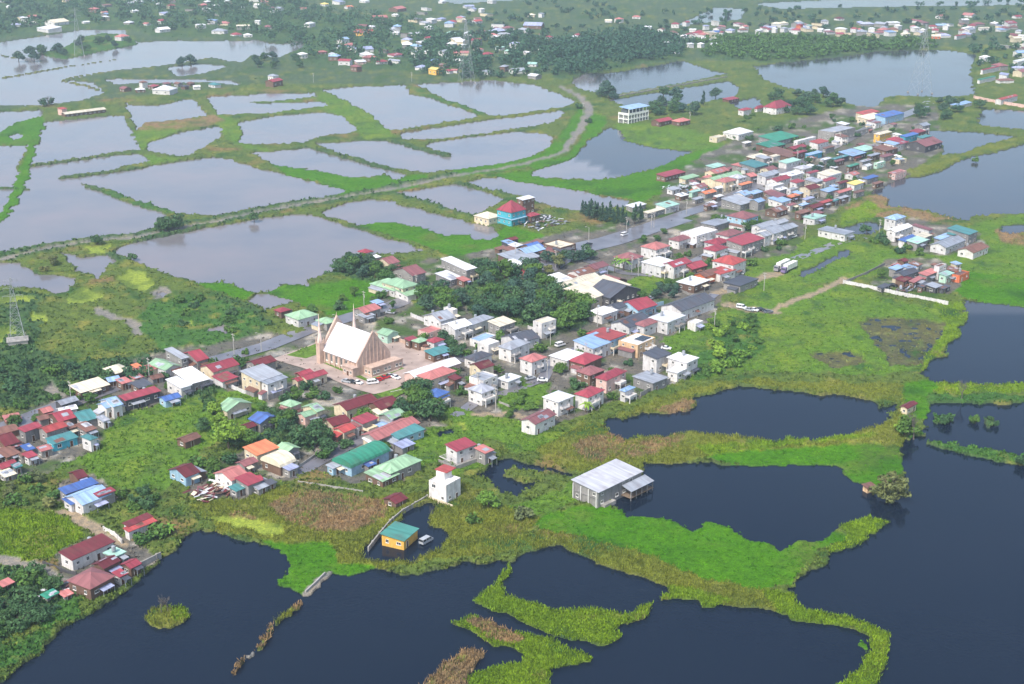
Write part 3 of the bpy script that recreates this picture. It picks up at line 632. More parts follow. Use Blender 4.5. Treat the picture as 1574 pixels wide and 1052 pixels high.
def house(tile, L, B, Rr, h, kind, rk, wk, name=None, az=46, label=None, free=.5, base=.35, wins=1.0, rise=None, group=None, ov=.45):
    x0, y0 = TILE[tile]; k = ZK
    L0 = L
    L, B, Rr = [(x0+p[0]/k, y0+p[1]/k) for p in (L, B, Rr)]
    ctr, an, a, b = frame_of(L, B, Rr, h, R(az), base, free)
    r = random.Random(int(B[0]*131+B[1]*17))
    gw = 1.0 if label else (1.15 if tile in 'MG' else 1.07); a = max(a*gw-ov, 1.1); b = max(b*gw-ov, 1.1)
    if h > 4 and not label: h *= .93
    if name is None: name = ('shack' if rk in 'nmvd' else 'shed') if (h <= 3.4 and 4*a*b < 120) else 'house'
    root = link(name, None, None, ctr, an); root.empty_display_size = 2
    swap = kind in 'kt'
    kd = {'k':'g', 't':'s'}.get(kind, kind)
    rm = roof_mesh(kd, b if swap else a, a if swap else b, h, rmat(rk), rise, ov, not label)
    wm_ = wall_mesh(kd, b if swap else a, a if swap else b, h, wmat(wk), rise, ov)
    ro = link('roof', rm, root); wo = link('wall', wm_, root)
    if swap: ro.rotation_euler.z = wo.rotation_euler.z = -math.pi/2
    far = B[1] < 130
    if wins and not far: openings(root, a, b, h, r, wins if B[1] > 230 else wins*.7, True)
    if B[1] > 300 and wins and not label: extras(root, kd if not swap else 'x', a, b, h, r, wk, rk)
    if (tile, L0[0]) in (('M',265),('G',680)):        # dark solar panels on the roof
        sm_ = MB(); s = b*.42
        if kind == 'h': sm_.face([(-a*.5,-b*.85,h+.38),(-.3,-b*.85,h+.38),(-.3,-b*.2,h+1.15),(-a*.5,-b*.2,h+1.15)]); sm_.face([(.5,-b*.85,h+.38),(a*.6,-b*.85,h+.38),(a*.6,-b*.2,h+1.15),(.5,-b*.2,h+1.15)])
        else: sm_.box(-a*.1,a*.35,-b*.7,b*.2,h-.2,h-.05); sm_.box(a*.42,a*.85,-b*.7,b*.2,h-.2,h-.05)
        sm_.obj('solar_panel', glass, root)
    cat = {'house':'house','shed':'shed','warehouse':'warehouse','canopy':'canopy','hut':'hut'}.get(name, name.replace('_', ' '))
    tag(root, label, cat, group)
    if not label:
        st = 'three-storey' if h > 7.4 else ('two-storey' if h > 4.9 else 'single-storey')
        rt = {'g':'gabled','k':'gabled','h':'hipped','s':'sloping','t':'sloping','f':'flat','F':'flat','v':'vaulted'}[kind]
        BUILT.append((root, B[0], B[1], name, SIZEW(4*a*b), st, WALLC[wk][1], ROOFC[rk][1], rt))
    return root, a, b
SPEC = """
J 440,290 490,330 655,270 3 s e n
J 632,180 700,215 790,180 3 h e n
J 805,160 825,180 852,155 2.6 s o y
J 908,150 1000,195 1085,155 3.2 k g w
J 1000,78 1095,120 1140,105 6 s y y
J 1105,88 1190,140 1255,112 4 g c y
J 1010,258 1092,298 1155,272 4.5 s w w
J 1050,218 1155,270 1270,246 4.6 s w y
J 1215,165 1290,200 1440,150 5 g c e
J 1290,236 1345,264 1430,228 3.4 s c w
J 585,395 640,420 690,400 4.6 g l w
J 612,366 682,410 740,386 5.2 g l w
J 720,352 762,372 970,320 4.6 s c d
J 975,350 1000,382 1095,352 3 g b b
J 455,440 492,508 585,470 3.2 g t y
J 290,460 355,505 460,485 4 g c n
J 105,547 150,562 245,507 5 s c y
J 245,532 282,566 400,512 5 g r y
J 285,612 325,642 470,598 3 s t t
J -40,592 30,652 110,602 4 g m n
J 460,532 520,566 580,532 3.2 s n y
J 480,592 545,612 590,592 5 h t w
J 230,662 250,686 320,666 2.8 s p y
J 135,652 160,682 212,660 2.5 s b y
J 140,702 170,726 225,697 3 s c w
J -20,762 10,792 100,732 3.5 g c y
J 40,772 90,788 130,752 3 g t y
J -30,690 40,722 120,672 3 s n n
J -10,812 30,842 100,812 2.6 s e y
J 365,912 402,942 590,872 3.4 s b y
J 400,952 500,1003 652,902 4.2 g l w
J 562,942 592,952 697,916 5 s c y
J 385,977 430,1007 470,987 3 s b w
J 415,812 470,852 530,832 3 g m n
J 1025,792 1120,842 1200,792 3.6 g m b
J 1295,817 1400,862 1490,807 4 g p w
J 1415,862 1500,892 1590,857 4 s c y
J 1380,907 1430,927 1490,897 2.6 s t y
J 1480,664 1555,704 1680,647 4.2 s o e
J 1420,757 1480,777 1560,742 3 g k y
J 1075,602 1120,632 1195,562 2.6 g n n
J 1350,392 1375,442 1510,377 4 k g e
J 1460,522 1500,547 1550,522 3 g m y
J 710,252 740,277 790,242 3 s p n
J 800,272 840,302 915,262 2.6 s d n
J 20,640 60,668 130,640 3 s k n
J 100,700 130,716 170,690 3 g n y
J 590,480 625,505 660,485 3 s y w
J 380,520 420,548 460,520 3.5 s n n
J -60,700 -20,730 20,706 3 s y n
K -40,142 20,172 130,130 4 g m y
K -80,212 35,252 165,205 7.2 s y e
K 40,258 85,272 200,226 6.6 s y w
K 285,227 325,252 440,207 3.6 g c e
K 235,242 265,262 300,238 3 g c e
K 255,207 285,227 345,187 3 g c n
K 150,392 225,412 285,382 5 h g p
K 262,458 310,478 395,450 4 g g p
K 290,412 380,442 418,412 5 g g e
K 5,465 38,517 132,452 4 k b y
K 505,382 565,432 740,366 4.4 g m e
K 690,387 770,432 865,372 3.6 g m n
K 420,492 480,532 590,507 3.6 g m e
K 480,547 545,572 600,522 4 g r e
K 590,492 660,512 752,476 5.4 s c y
K 585,517 630,537 660,517 4 s k w
K 750,467 830,492 915,452 4 g g y
K 665,572 752,612 980,492 4.2 g p y
K 825,577 880,607 1028,547 3.6 s t b
K 850,642 900,667 972,632 2.6 s v y
K 735,777 830,817 1005,732 4 h g y
K 672,827 780,867 862,802 3 s g n
K 670,762 692,777 737,752 2.6 s b y
K 1340,662 1400,692 1440,657 5 s p y
K 780,972 860,1002 912,947 2.2 g m n
K 1020,337 1110,352 1175,312 5.4 h b e
K 1070,352 1120,372 1178,340 4 s b e
K 1005,207 1070,247 1205,177 5.6 h p e
K 925,202 985,237 1240,147 4 g w p
K 1045,77 1090,107 1200,72 3.2 s t n
K 1290,232 1390,252 1480,217 6.6 f y w
K 1480,242 1540,267 1600,222 3.4 F w w
K 1270,112 1340,132 1440,92 4.4 h d w
K 40,742 160,782 245,737 3.4 v e n
K 165,782 215,802 268,772 3 s v y
K -10,892 30,917 82,877 2.6 s y y
K 60,870 95,890 135,860 2.6 s d y
K -20,840 5,866 50,836 3.4 g c y
K 160,642 200,692 252,622 3.6 k g y
K 1180,230 1215,250 1240,215 4.5 s m n
K 440,770 480,790 520,750 3 s y b
F 640,490 672,510 712,486 4 h c w
F 742,548 822,576 877,556 4 g k e
F 855,602 960,642 1026,610 4.6 g k y
F 795,667 900,717 985,682 6 h g e
F 725,682 850,736 950,692 3.4 h g w
F 850,727 930,767 1040,742 3.2 s g w
F 1145,557 1283,606 1340,586 7 s w y
F 1105,642 1190,672 1255,650 3.4 s w y
F 130,847 165,867 217,842 3.4 h c n
F 200,872 270,907 385,872 4.6 h g w
F 612,842 670,872 737,817 4 g p y
F 710,802 740,817 778,796 3 s l y
F 385,907 440,937 497,907 3.4 h g y
F 1035,877 1130,917 1215,887 4.6 g y w
F 1145,830 1205,850 1235,838 5.6 f w w
F 1245,922 1300,947 1420,872 5 h y w
F 752,985 808,1010 876,986 4 k g m
F 1048,1030 1090,1052 1148,1026 4 h c w
F 920,1022 942,1040 990,1020 4 s c n
F 960,1032 1000,1052 1050,1026 4 h g n
F 1350,272 1420,302 1487,276 4 h e e
F 1440,585 1500,610 1580,580 3 s y n
F 1360,1030 1420,1060 1470,1020 5.5 f w w
F 720,525 742,537 765,525 3 s w y
F 1250,650 1270,680 1300,660 3 s p n
F 640,880 670,900 720,870 3 s y y
G 60,482 120,512 217,482 3.6 g l n
G 90,460 150,482 205,462 3.6 g b n
G -30,522 60,562 180,522 3 s y n
G -40,572 20,602 100,572 3 s w n
G 30,622 100,642 177,617 3 h r n
G 230,442 320,472 397,442 4.2 f e n
G 235,652 300,682 382,656 4.2 s w n
G 245,712 360,742 560,664 5 g e e
G 360,742 512,775 720,695 5.6 s e e
G 515,722 625,772 790,722 5.2 k d d
G 385,612 440,642 540,612 4 g n w
G 475,577 530,602 592,570 5 g k w
G 570,657 640,692 706,660 4.2 k k n
G 655,522 740,547 802,516 5.4 h k w
G 820,457 900,482 972,456 6 h p w
G 975,422 1040,432 1092,402 5 h k w
G 1060,372 1150,397 1252,357 7 f w w
G 830,547 930,582 1002,546 6.4 h w w
G 935,572 1010,587 1112,560 6.6 g c w
G 1070,562 1120,602 1197,576 4.2 g c n
G 1140,632 1200,652 1270,617 4 g n o
G 1245,552 1365,572 1432,541 7.2 h r w
G 1240,602 1290,632 1367,602 4.4 s r w
G 1030,682 1130,702 1212,670 4.2 F w n
G 1330,282 1440,297 1497,270 7 h k b
G 1265,387 1340,402 1407,371 6.2 h k w
G 1195,472 1260,492 1322,466 5.4 h c w
G 1200,432 1270,452 1332,426 6.2 h c w
G 1345,422 1425,452 1512,400 7.2 s c y
G 1490,332 1540,352 1602,316 6 g y w
G 1500,387 1560,402 1622,371 6.2 g y w
G 1200,312 1262,342 1342,281 3.2 F y y
G 1300,187 1410,212 1492,186 4.4 s y y
G 905,30 960,46 1062,6 3.6 s c n
G 1040,52 1080,62 1152,36 3.2 s g e
G 1180,57 1280,82 1422,42 4 g g e
G 1200,17 1262,27 1332,2 4 g p e
G 1095,117 1120,142 1162,112 3.2 s M m
G 1150,132 1200,152 1257,131 3.2 g o y
G 1390,77 1420,97 1467,66 4 s o y
G 820,242 855,267 942,221 3.2 s e y
G 900,217 960,232 1032,206 4 s M w
G 720,222 760,232 832,206 3.2 s w y
G 500,852 575,877 657,846 4.8 h w w
G 610,817 660,842 722,820 4.6 g d w
G 690,802 790,847 892,816 4.2 g c b
G 945,822 1060,852 1242,790 5 g d w
G 870,892 970,922 1052,876 6 F w w
G 640,922 740,952 822,880 5 g d w
G 765,932 830,947 917,916 5.2 h k w
G 160,907 210,927 292,900 7.6 f e w
G 490,992 620,1027 712,995 6.8 F r b
G 410,1047 520,1077 642,1030 6 s l w
G 680,1027 790,1057 867,1000 6.2 f w a
M 265,97 360,127 450,82 5 h w w
G -20,1002 60,1047 192,1020 4.4 g d w
G 1090,917 1140,932 1182,911 4.2 f w w
G 1310,692 1410,707 1512,670 3.6 F d y canopy
G 960,110 1000,128 1040,108 3 s y w
G 1010,150 1050,166 1090,146 3 s w n
G 1240,150 1270,170 1300,150 3.4 s w y
G 1110,170 1140,186 1180,160 3 s y y
G 1450,140 1490,152 1540,130 3.4 s l y
G 1180,210 1210,226 1250,200 3 s n n
G 210,500 240,520 280,498 2.8 s n n
G -20,480 20,500 60,482 3 s n y
G 300,470 330,500 390,480 2.8 s d n
M -60,52 25,62 125,17 6 h y w
M 75,117 150,137 235,110 6.4 h p w
M 365,137 470,152 560,106 4.6 h c n
M 420,192 500,217 582,185 6 h k n
M 530,238 605,246 708,190 6 h c p
M 820,97 905,117 987,85 7 s d w
M 975,112 1085,142 1142,110 7 F w w
M 970,192 1030,207 1092,170 4.2 F w w
M 760,237 880,267 987,252 4.2 F y y
M 680,307 715,317 767,290 5.4 h l w
M 205,362 308,377 407,350 6.4 h w w
M 400,342 490,350 577,305 6 h c w
M 90,487 172,512 257,436 5 g k w
M 1170,500 1172,510 1174,500 2.2 s n n
I -20,347 60,387 110,352 6.6 g y w
I 60,340 110,372 178,330 6.6 g y y
I 20,318 60,338 140,306 5.8 g y w
I 725,297 800,302 872,285 7.6 h l w
I 325,370 490,395 542,375 4.4 F y w
I 745,362 800,377 892,340 6 g w w
I 895,347 1000,367 1017,355 5.2 s k w
I 820,417 860,437 912,396 4.2 s b w
I 865,432 930,452 992,426 3.8 s M y
I 915,402 970,417 1022,400 3.8 s e y
I 1115,362 1240,392 1292,371 6.2 s t y
I 1110,380 1150,396 1290,385 5 s t y
I 1010,452 1105,472 1212,426 4.2 g y w
I 1030,417 1070,427 1142,390 3.8 s l y
I 1175,487 1270,507 1357,470 3.8 g n w
I 755,602 800,612 852,590 4 s l y
I 835,582 890,602 927,590 4.2 s l w
I 790,622 850,647 942,620 4 g d y
I 795,667 850,682 887,655 3.2 s m n
I 880,677 910,687 947,650 3.2 s p n
I 940,627 990,642 1052,610 4.2 s p y
I 1030,572 1065,587 1102,565 7.2 f n w
I 1060,632 1105,647 1147,626 4 s M m
I 1130,627 1190,642 1242,615 4.2 f n o
I 980,702 1040,720 1077,702 3.2 s y d
I 1060,712 1090,727 1117,702 2.6 s d d
I 690,702 720,722 757,696 2.6 s d d
I 930,702 960,717 1002,690 3.2 s d n
I 15,57 80,72 152,36 6 g c w
I 155,72 200,82 237,56 5.2 s c w
I 0,82 60,102 122,76 5.2 f w w
I 90,27 140,42 232,16 5.2 s w w
I 245,12 280,27 312,6 4.2 s c w
I 330,17 400,42 452,10 5 s y w
I 330,52 375,72 427,41 5 s c w
I 420,72 460,87 502,61 4.2 g m y
I 490,77 550,97 607,80 4 s Y w
I 580,42 630,62 692,41 3.6 s b y
I 740,17 790,32 852,6 3.2 s p n
I 400,112 460,142 517,100 6 g p y
I 340,127 390,137 432,96 4.2 s l y
I 240,92 310,107 352,86 5 f e e
I 130,157 170,172 212,146 4 s o n
I 20,177 110,202 162,180 3.6 s l w
I 0,237 80,262 142,236 3.6 g n n
I 225,167 255,187 302,166 3.6 s v w
I 320,187 360,207 412,181 3.6 s r n
I 250,227 300,237 352,206 3.6 g m n
I 180,257 225,272 272,241 4 s n n
I 240,287 310,302 377,281 4.2 F M w
I 60,110 100,126 140,106 4.5 s w y
I 130,110 165,122 205,100 4.5 f y w
I -10,130 30,146 70,126 4 s k n
I 430,160 465,180 510,158 3.6 s y n
I 200,205 235,222 270,205 3.4 s l y
I 130,205 160,222 195,205 3.4 s k w
I 390,180 420,196 450,178 3 s t n
I 530,120 560,146 600,120 3.4 s n y
I 290,260 320,276 350,256 3 s k n
I 640,75 680,92 720,72 3 s n n
D 540,672 610,692 692,666 5.4 s r e warehouse
D 650,682 740,707 832,671 6 s b b warehouse
D 540,692 640,722 752,711 4.2 s e e warehouse
D 325,777 430,797 532,751 8 f y y warehouse
D 520,762 560,792 642,756 4.2 f y y
D 660,802 705,812 762,786 6.6 h e Y
D 810,812 860,827 922,796 5.2 s b t
D 860,782 930,802 977,786 5.2 s c n
D 910,822 960,837 1002,816 3.2 s t y
D 720,852 800,877 872,851 5.2 s c w
D 870,872 980,884 1092,866 5 g k d
D 660,902 740,912 792,881 4.2 s n n
D 530,892 610,912 662,881 4.2 s M y
D 440,917 540,942 612,916 4.2 s l d
D 385,932 430,962 532,941 4.2 s t d
D -40,822 80,852 192,806 4.4 s G y
D -50,872 40,892 122,861 4.2 s G n
D 165,832 210,852 302,811 5.2 f w w
D 275,857 330,867 387,846 5.2 s r w
D 120,882 180,902 242,866 4.4 g c n
D 160,907 200,927 252,901 5.2 s c n
D 235,917 280,937 342,906 4.2 s l t
D 0,932 150,952 232,936 3.4 s n n
D 80,967 140,987 222,961 4.2 s M w
D 20,930 60,950 110,925 4 s e w
D 120,1042 170,1062 232,1031 5.2 s w w
D 245,1027 280,1047 322,1016 5.2 s c w
D 310,1037 390,1062 462,1031 5.2 s e w
D 650,972 690,987 732,966 4.2 f w m
D 760,1037 800,1052 852,1021 4.2 f k p
D 1370,582 1440,602 1522,571 5.2 g r w
D 1110,627 1170,642 1262,621 3.2 s l w
D 1270,402 1330,422 1402,391 5.2 g c w
D 1260,462 1310,482 1392,456 4.4 s G w
D 1130,207 1170,217 1207,201 5 g c w
D 1490,362 1540,372 1592,346 5.2 s w w
D 560,960 600,980 640,955 4 s y y
D 330,950 360,970 400,948 4 s w w
D 400,960 440,980 480,958 3.6 s k n
D 480,990 520,1010 570,985 4 s G n
D 340,880 375,900 420,878 4 s n y
D 610,930 650,946 700,925 4 s y n
D 690,940 730,952 780,930 3.6 s k y
C 870,732 920,740 987,706 4 g c n
C 985,717 1045,737 1097,711 4.2 h p n
C 1390,657 1430,667 1467,646 5.2 h c w
C 1310,802 1400,812 1492,801 5 h w w
C 1215,817 1270,832 1312,801 4.4 f e e
C 1300,601 1340,607 1392,586 2.4 s c n
C 1440,942 1490,957 1562,926 4.2 s e n
C 1400,992 1500,1012 1576,991 4.2 s t y
C 1200,1007 1250,1017 1312,991 3.4 s M y
C 1410,855 1440,868 1470,850 3 s w y
O 350,265 440,292 690,192 4.2 s m w - 52
O 400,422 545,468 690,382 4.4 h k n - 54
O 560,322 630,352 722,291 4 g m n - 52
O 635,252 690,287 757,241 3 F M y - 52
O 730,322 790,352 852,311 3 g c n - 52
O 690,372 725,402 762,366 3 s c w - 52
O 740,82 780,97 925,41 3.6 s m w - 52
O 760,107 780,127 947,66 3.2 s r w - 52
O -5,432 20,462 86,421 2.6 s p n - 52
O 262,512 282,532 352,476 2.6 s G y - 52
O 365,502 390,522 427,506 2.2 s p y - 52
"""
for ln in SPEC.strip().splitlines():
    w = ln.split(); P = [tuple(float(v) for v in q.split(',')) for q in w[1:4]]
    if w[0] == 'M' and P[0][0] == 1170: continue
    nm = None if len(w) < 9 or w[8] == '-' else w[8]
    house(w[0], *P, float(w[4]), w[5], w[6], w[7], nm, float(w[9]) if len(w) > 9 else 46)
# ------------------------------------------------------------------ LANDMARK BUILDINGS
def child(mb, name, mats, root): return mb.obj(name, mats, root)
# -- the church: white steep roof between two stone gables, twin spires at the street end
def church():
    o = at(552, 578, .5); az = R(46)
    root = link('church', None, None, o, az)
    tag(root, 'pink stone church with steep white roof and two slender spires', 'church')
    stone = wall_mat('church_stone', (206,180,164), .4); trim = plain('church_trim', (226,202,190), .8); white = roof_mat('church_roof', (240,236,236), .06)
    W, Ln, E, Rg = 15.5, 22.5, 6.2, 15.6; z0 = -1.0
    m = MB()
    m.face([(0,Ln,z0),(0,0,z0),(0,0,E),(0,Ln,E)]); m.face([(W,0,z0),(W,Ln,z0),(W,Ln,E),(W,0,E)])
    for k in range(7):      # buttresses of the long side
        y = 2+k*3.1; m.prism([(-.5,y),(0.02,y),(0.02,y+.6),(-.5,y+.6)], z0, E-.8)
    child(m, 'wall', stone, root)
    m = MB()
    for sx in (1, -1):
        q = [(W/2-sx*(W/2+.7),.5,E-.6),(W/2-sx*(W/2+.7),Ln-.5,E-.6),(W/2,Ln-.5,Rg),(W/2,.5,Rg)]
        d = math.hypot(W/2, Rg-E); uv = [(0,0),(Ln,0),(Ln,d),(0,d)]
        if sx > 0: q = [q[1],q[0],q[3],q[2]]
        m.face(q, 0, uv); m.face([(x,y,z-.25) for x,y,z in q[::-1]])
        m.face([(q[0][0],q[0][1],q[0][2]-.25),(q[1][0],q[1][1],q[1][2]-.25),q[1],q[0]])
    child(m, 'roof', white, root)
    for y0, y1, top, nm in ((-.25,.5,1.0,'gable'), (Ln-.5,Ln+.4,2.6,'gable')):
        m = MB(); P = [(-.9,z0),(W+.9,z0),(W+.9,E-.4),(W+.3,E+.4+top*.3),(W/2+.5,Rg+top*.7),(W/2,Rg+top),(W/2-.5,Rg+top*.7),(-.3,E+.4+top*.3),(-.9,E-.4)]
        m.face([(x,y0,z) for x,z in P]); m.face([(x,y1,z) for x,z in P[::-1]])
        for i in range(len(P)): j = (i+1)%len(P); m.face([(P[i][0],y1,P[i][1]),(P[i][0],y0,P[i][1]),(P[j][0],y0,P[j][1]),(P[j][0],y1,P[j][1])][::-1])
        for k in range(7):  # upright ribs
            x = 2+k*(W-4)/6; t = E+(Rg-E)*(1-abs(x-W/2)/(W/2))-1.2
            m.prism([(x-.22,y0-.22),(x+.22,y0-.22),(x+.22,y0+.01),(x-.22,y0+.01)], 0, t)
        m.bar((W/2,(y0+y1)/2,Rg+top-.1), (W/2,(y0+y1)/2,Rg+top+1.6), .22, 6, 0, .04)
        g = child(m, nm, stone, root)
    for x in (-1.3, W+1.3):
        m = MB(); y = Ln
        m.box(x-1.15,x+1.15,y-1.15,y+1.15,z0,8.6); m.box(x-1.35,x+1.35,y-1.35,y+1.35,8.6,9.0,0,True)
        for sx in (-1.05,1.05):
            for sy in (-1.05,1.05): m.bar((x+sx,y+sy,9.0),(x+sx,y+sy,11.4),.3,4,0,.03)
        t = child(m, 'tower', stone, root)
        m = MB(); n = 8
        for (r0,h0,r1,h1) in ((1.1,9.0,.75,11.6),(.75,11.6,.34,15.5),(.34,15.5,.05,21.2)):
            for k in range(n):
                a, b = 2*math.pi*k/n, 2*math.pi*(k+1)/n
                m.face([(x+r0*math.cos(a),y+r0*math.sin(a),h0),(x+r0*math.cos(b),y+r0*math.sin(b),h0),(x+r1*math.cos(b),y+r1*math.sin(b),h1),(x+r1*math.cos(a),y+r1*math.sin(a),h1)])
        m.obj('spire', trim, t)
    m = MB(); x0, x1, y0, y1, h = 2.2, 18.5, -5.2, -.26, 3.7
    m.prism([(x0,y0),(x1,y0),(x1,y1),(x0,y1)], z0, h); m.box(x0-.2,x1+.2,y0-.2,y0+.1,h-.02,h+.3,0,True); m.box(x0-.2,x0+.1,y0+.1,y1,h-.02,h+.3,0,True)
    an = child(m, 'annex', stone, root)
    for k in range(8):
        if k in (2, 5): continue
        put(WIN, 'window', an, (x0+1.4+k*1.95, y0-.004, 1.9), 0, 1.1, 1.0)
    for k in range(2): put(WIN, 'window', an, (x0-.004, y0+1.4+k*2, 1.9), -math.pi/2, .9, 1)
    m = MB(); m.prism([(-3.2,-.2),(-.02,-.2),(-.02,6.2),(-3.2,6.2)], z0, 3.6); m.box(-3.5,-.03,-.5,6.5,3.6,3.95,0,True)
    po = child(m, 'side_porch', stone, root); put(DOOR, 'door', po, (-3.204, 3, .1), -math.pi/2, 1.4)
    for y in (1.2, 4.8): put(WIN, 'window', po, (-3.204, y, 1.9), -math.pi/2, .8, 1)
    for k in range(5):
        y = 7.6+k*3.1; put(WIN, 'window', root, (-.004, y, 3.2), -math.pi/2, .95, 2.6)
church()
def sheet(name, poly, z, mat, kind='structure'):
    m = MB(); m.face([tuple(at(*p, z)) for p in pts(poly)]); o = m.obj(name, mat); tag(o, kind=kind); return o
pave = plain('yard_paving', (168,150,140), .85, .25, .3, .15); lawn = plain('lawn_grass', (92,120,44), .9, .1, .5, .8)
sheet('pavement', "418,552 470,533 520,513 605,522 700,546 694,562 640,580 604,600 575,606 545,598 480,570", .74, pave)
sheet('lawn', "440,546 497,524 500,541 470,551", .80, lawn); sheet('lawn', "578,606 622,593 634,597 606,612 590,613", .80, lawn)
sheet('lawn', "492,556 500,556 552,576 566,583 612,569 617,565 622,566 566,587 548,580", .79, lawn)

# -- three-storey concrete frame building by the far pond
def frame_building():
    B = at(966, 191.5, .4); root = link('office_building', None, None, B, R(46))
    tag(root, 'white three-storey concrete building with open top floor by far pond', 'building')
    a, b = 25.0, 10.5; fr = plain('white_concrete', (236,236,226), .8, .2, .15); dk = plain('dark_infill', (92,98,100), .6, .3, .3)
    m = MB(); m.box(.5,a-.5,.5,b-.5,-1,7.4); child(m, 'wall', dk, root)
    m = MB()
    for z in (3.6, 7.2): m.box(-.1,a+.1,-.1,b+.1,z-.35,z+.35,0,True)
    for k in range(8):
        x = k*(a-.5)/7; m.box(x-.02,x+.6,-.02,.6,-1,7.6); m.box(x+.01,x+.55,b-.6,b,-1,7.6)
    for k in range(3): y = k*(b-.5)/2; m.box(-.03,.6,y+.01,y+.6,-1,7.61); m.box(a-.55,a,y,y+.6,-1,7.6)
    m.box(-.06,a+.06,-.06,.1,7.55,8.5); m.box(-.06,.1,.1,b,7.55,8.5)
    child(m, 'concrete_frame', fr, root)
    for k in range(6):
        m = MB(); x = 1+k*4.4; m.box(x,x+.5,.6,1.1,7.5,11.6); child(m, 'column', fr, root)
    for k in range(5):
        m = MB(); x = 3+k*4.6; m.box(x,x+.5,b-1.2,b-.7,7.5,11.6); child(m, 'column', fr, root)
    m = MB(); m.box(2,a-4,3.5,b-.9,7.5,10.8); child(m, 'upper_room', dk, root)
    m = MB(); q = [(1,-.4,11.6),(a+1,-.4,11.6),(a+1,b+.5,12.6),(1,b+.5,12.6)]
    m.face(q, 0, [(0,0),(a,0),(a,b),(0,b)]); m.face([(x,y,z-.2) for x,y,z in q[::-1]])
    for i in range(4): j=(i+1)%4; m.face([(q[i][0],q[i][1],q[i][2]-.2),(q[j][0],q[j][1],q[j][2]-.2),q[j],q[i]])
    child(m, 'roof', rmat('l'), root)
    for z in (1.7, 5.4):
        for k in range(7): put(WIN, 'window', root, (1.9+k*3.5, .496, z), 0, 1.5, 1.3)
        for k in range(2): put(WIN, 'window', root, (.496, 2.9+k*5, z), -math.pi/2, 2, 1.3)
frame_building()
house('D', (-28,626), (78,658), (152,622), 5.6, 'h', 'c', 'w', 'house', 46, 'big white house with steep crimson hipped roof near the far lake', rise=4.8)
house('D', (-75,642), (-40,660), (-5,640), 3.4, 'h', 'c', 'w', 'house', 46, 'small crimson pavilion beside the big white house near the far lake', rise=2.2)
# -- turquoise mansion on the big pond
rt, a, b = house('G', (-68,222), (24,266), (116,220), 8.2, 'h', 'c', 't', 'house', 46, 'tall turquoise house with crimson hipped roof standing at the pond edge', rise=5.4)
m = MB(); m.box(-a-.5,a+.5,-b-.6,b+.6,4.0,4.3,0,True); m.box(-a-1.2,a,-b-1.4,-b-.6,4.0,4.3,0,True); m.obj('ledge', wmat('b'), rt)
m = MB()
for x in (-a-.3, 0, a+.2): m.box(x-.2,x+.2,-b-1.3,-b-.9,-1,4.0)
m.obj('column', plain('green_paint', (40,110,105)), rt)
house('G', (51,166), (92,190), (170,168), 9.4, 's', 'w', 'n', 'house', 46, 'tall brown house with white tin roof behind the turquoise house')
house('G', (112,266), (142,289), (188,266), 4.2, 'h', 'c', 'n', 'house', 46, 'low house with crimson hipped roof between turquoise house and scrap yard')
# -- yellow house and its neighbours by the near pond
house('P', (762,152), (911,186), (1002,107), 3.3, 's', 'T', 'Y', 'house', 60, 'yellow house with teal roof standing in floodwater', free=1, base=0.0, rise=.7)
rt, a, b = house('K', (1051,856), (1165,897), (1258,838), 6.7, 'f', 'w', 'w', 'house', 50, 'tall pale concrete house with white roof deck and red penthouse roof', free=1, wins=.5)
m = MB(); m.box(-a*.1, a-.3, -.2, b-.3, 6.35, 8.8); m.obj('penthouse', wmat('w'), rt)
m = MB(); m.box(-a*.1+.4, a+1.2, -.9, b+.6, 8.8, 9.0, 0, True); m.obj('roof', rmat('r'), rt)
rt, a, b = house('K', (1150,655), (1228,687), (1362,650), 5.4, 's', 'c', 'w', 'house', 46, 'white two-storey house with crimson roof and walled terrace beside weedy pond')
m = MB(); m.box(-a-3.5,-a-3.3,-b-2.6,b,-1,1.6); m.box(-a-3.3,a+4,-b-2.6,-b-2.4,-1,1.5); m.box(-a-3.3,a+4,-b-2.4,b,-1,.6); m.obj('terrace', wmat('y'), rt)
m = MB()
for k in range(7): m.box(-a-3.2, -a-.1, b-.4-k*.85, b-.3-k*.85, 2.7, 2.8, 0, True)
m.box(-a-3.2,-a-3.0,-b,b,2.5,2.7,0,True); m.obj('pergola', wmat('w'), rt)
house('K', (448,762), (590,788), (822,676), 3.4, 'v', 'G', 'b', 'warehouse', 46, 'long hall with emerald vaulted roof beside the flooded lane')
# -- house on stilts at the edge of the dark pond
rt, a, b = house('M', (387,866), (551,936), (818,800), 5.6, 's', 'x', 'y', 'house', 48, 'large house on stilts with pale grey tin roof at the dark pond edge', free=1, rise=.9, wins=.8)
m = MB(); x0, x1 = a*.05, a+1.4; q = [(x0,-b-4.2,3.1),(x1,-b-4.2,3.1),(x1,-b-.2,4.1),(x0,-b-.2,4.1)]
m.face(q, 0, [(0,0),(10,0),(10,4),(0,4)]); m.face([(x,y,z-.15) for x,y,z in q[::-1]])
for i in range(4): j=(i+1)%4; m.face([(q[i][0],q[i][1],q[i][2]-.15),(q[j][0],q[j][1],q[j][2]-.15),q[j],q[i]])
m.obj('lean_to_roof', rmat('y'), rt)
m = MB(); m.box(x0,x1,-b-4,-b-.05,.55,.75,0,True); m.obj('deck', plain('old_wood', (120,104,88), .9), rt)
for k in range(5):
    m = MB(); x = x0+.3+k*(x1-x0-.6)/4; m.box(x-.12,x+.12,-b-3.9,-b-3.66,-2,3.1); m.obj('post', wmat('y'), rt)
for k in range(4):
    m = MB(); y = -b+.5+k*(2*b-1)/3; m.box(-a-.45,-a-.1,y-.18,y+.18,-1.5,5.4); m.obj('post', wmat('w'), rt)
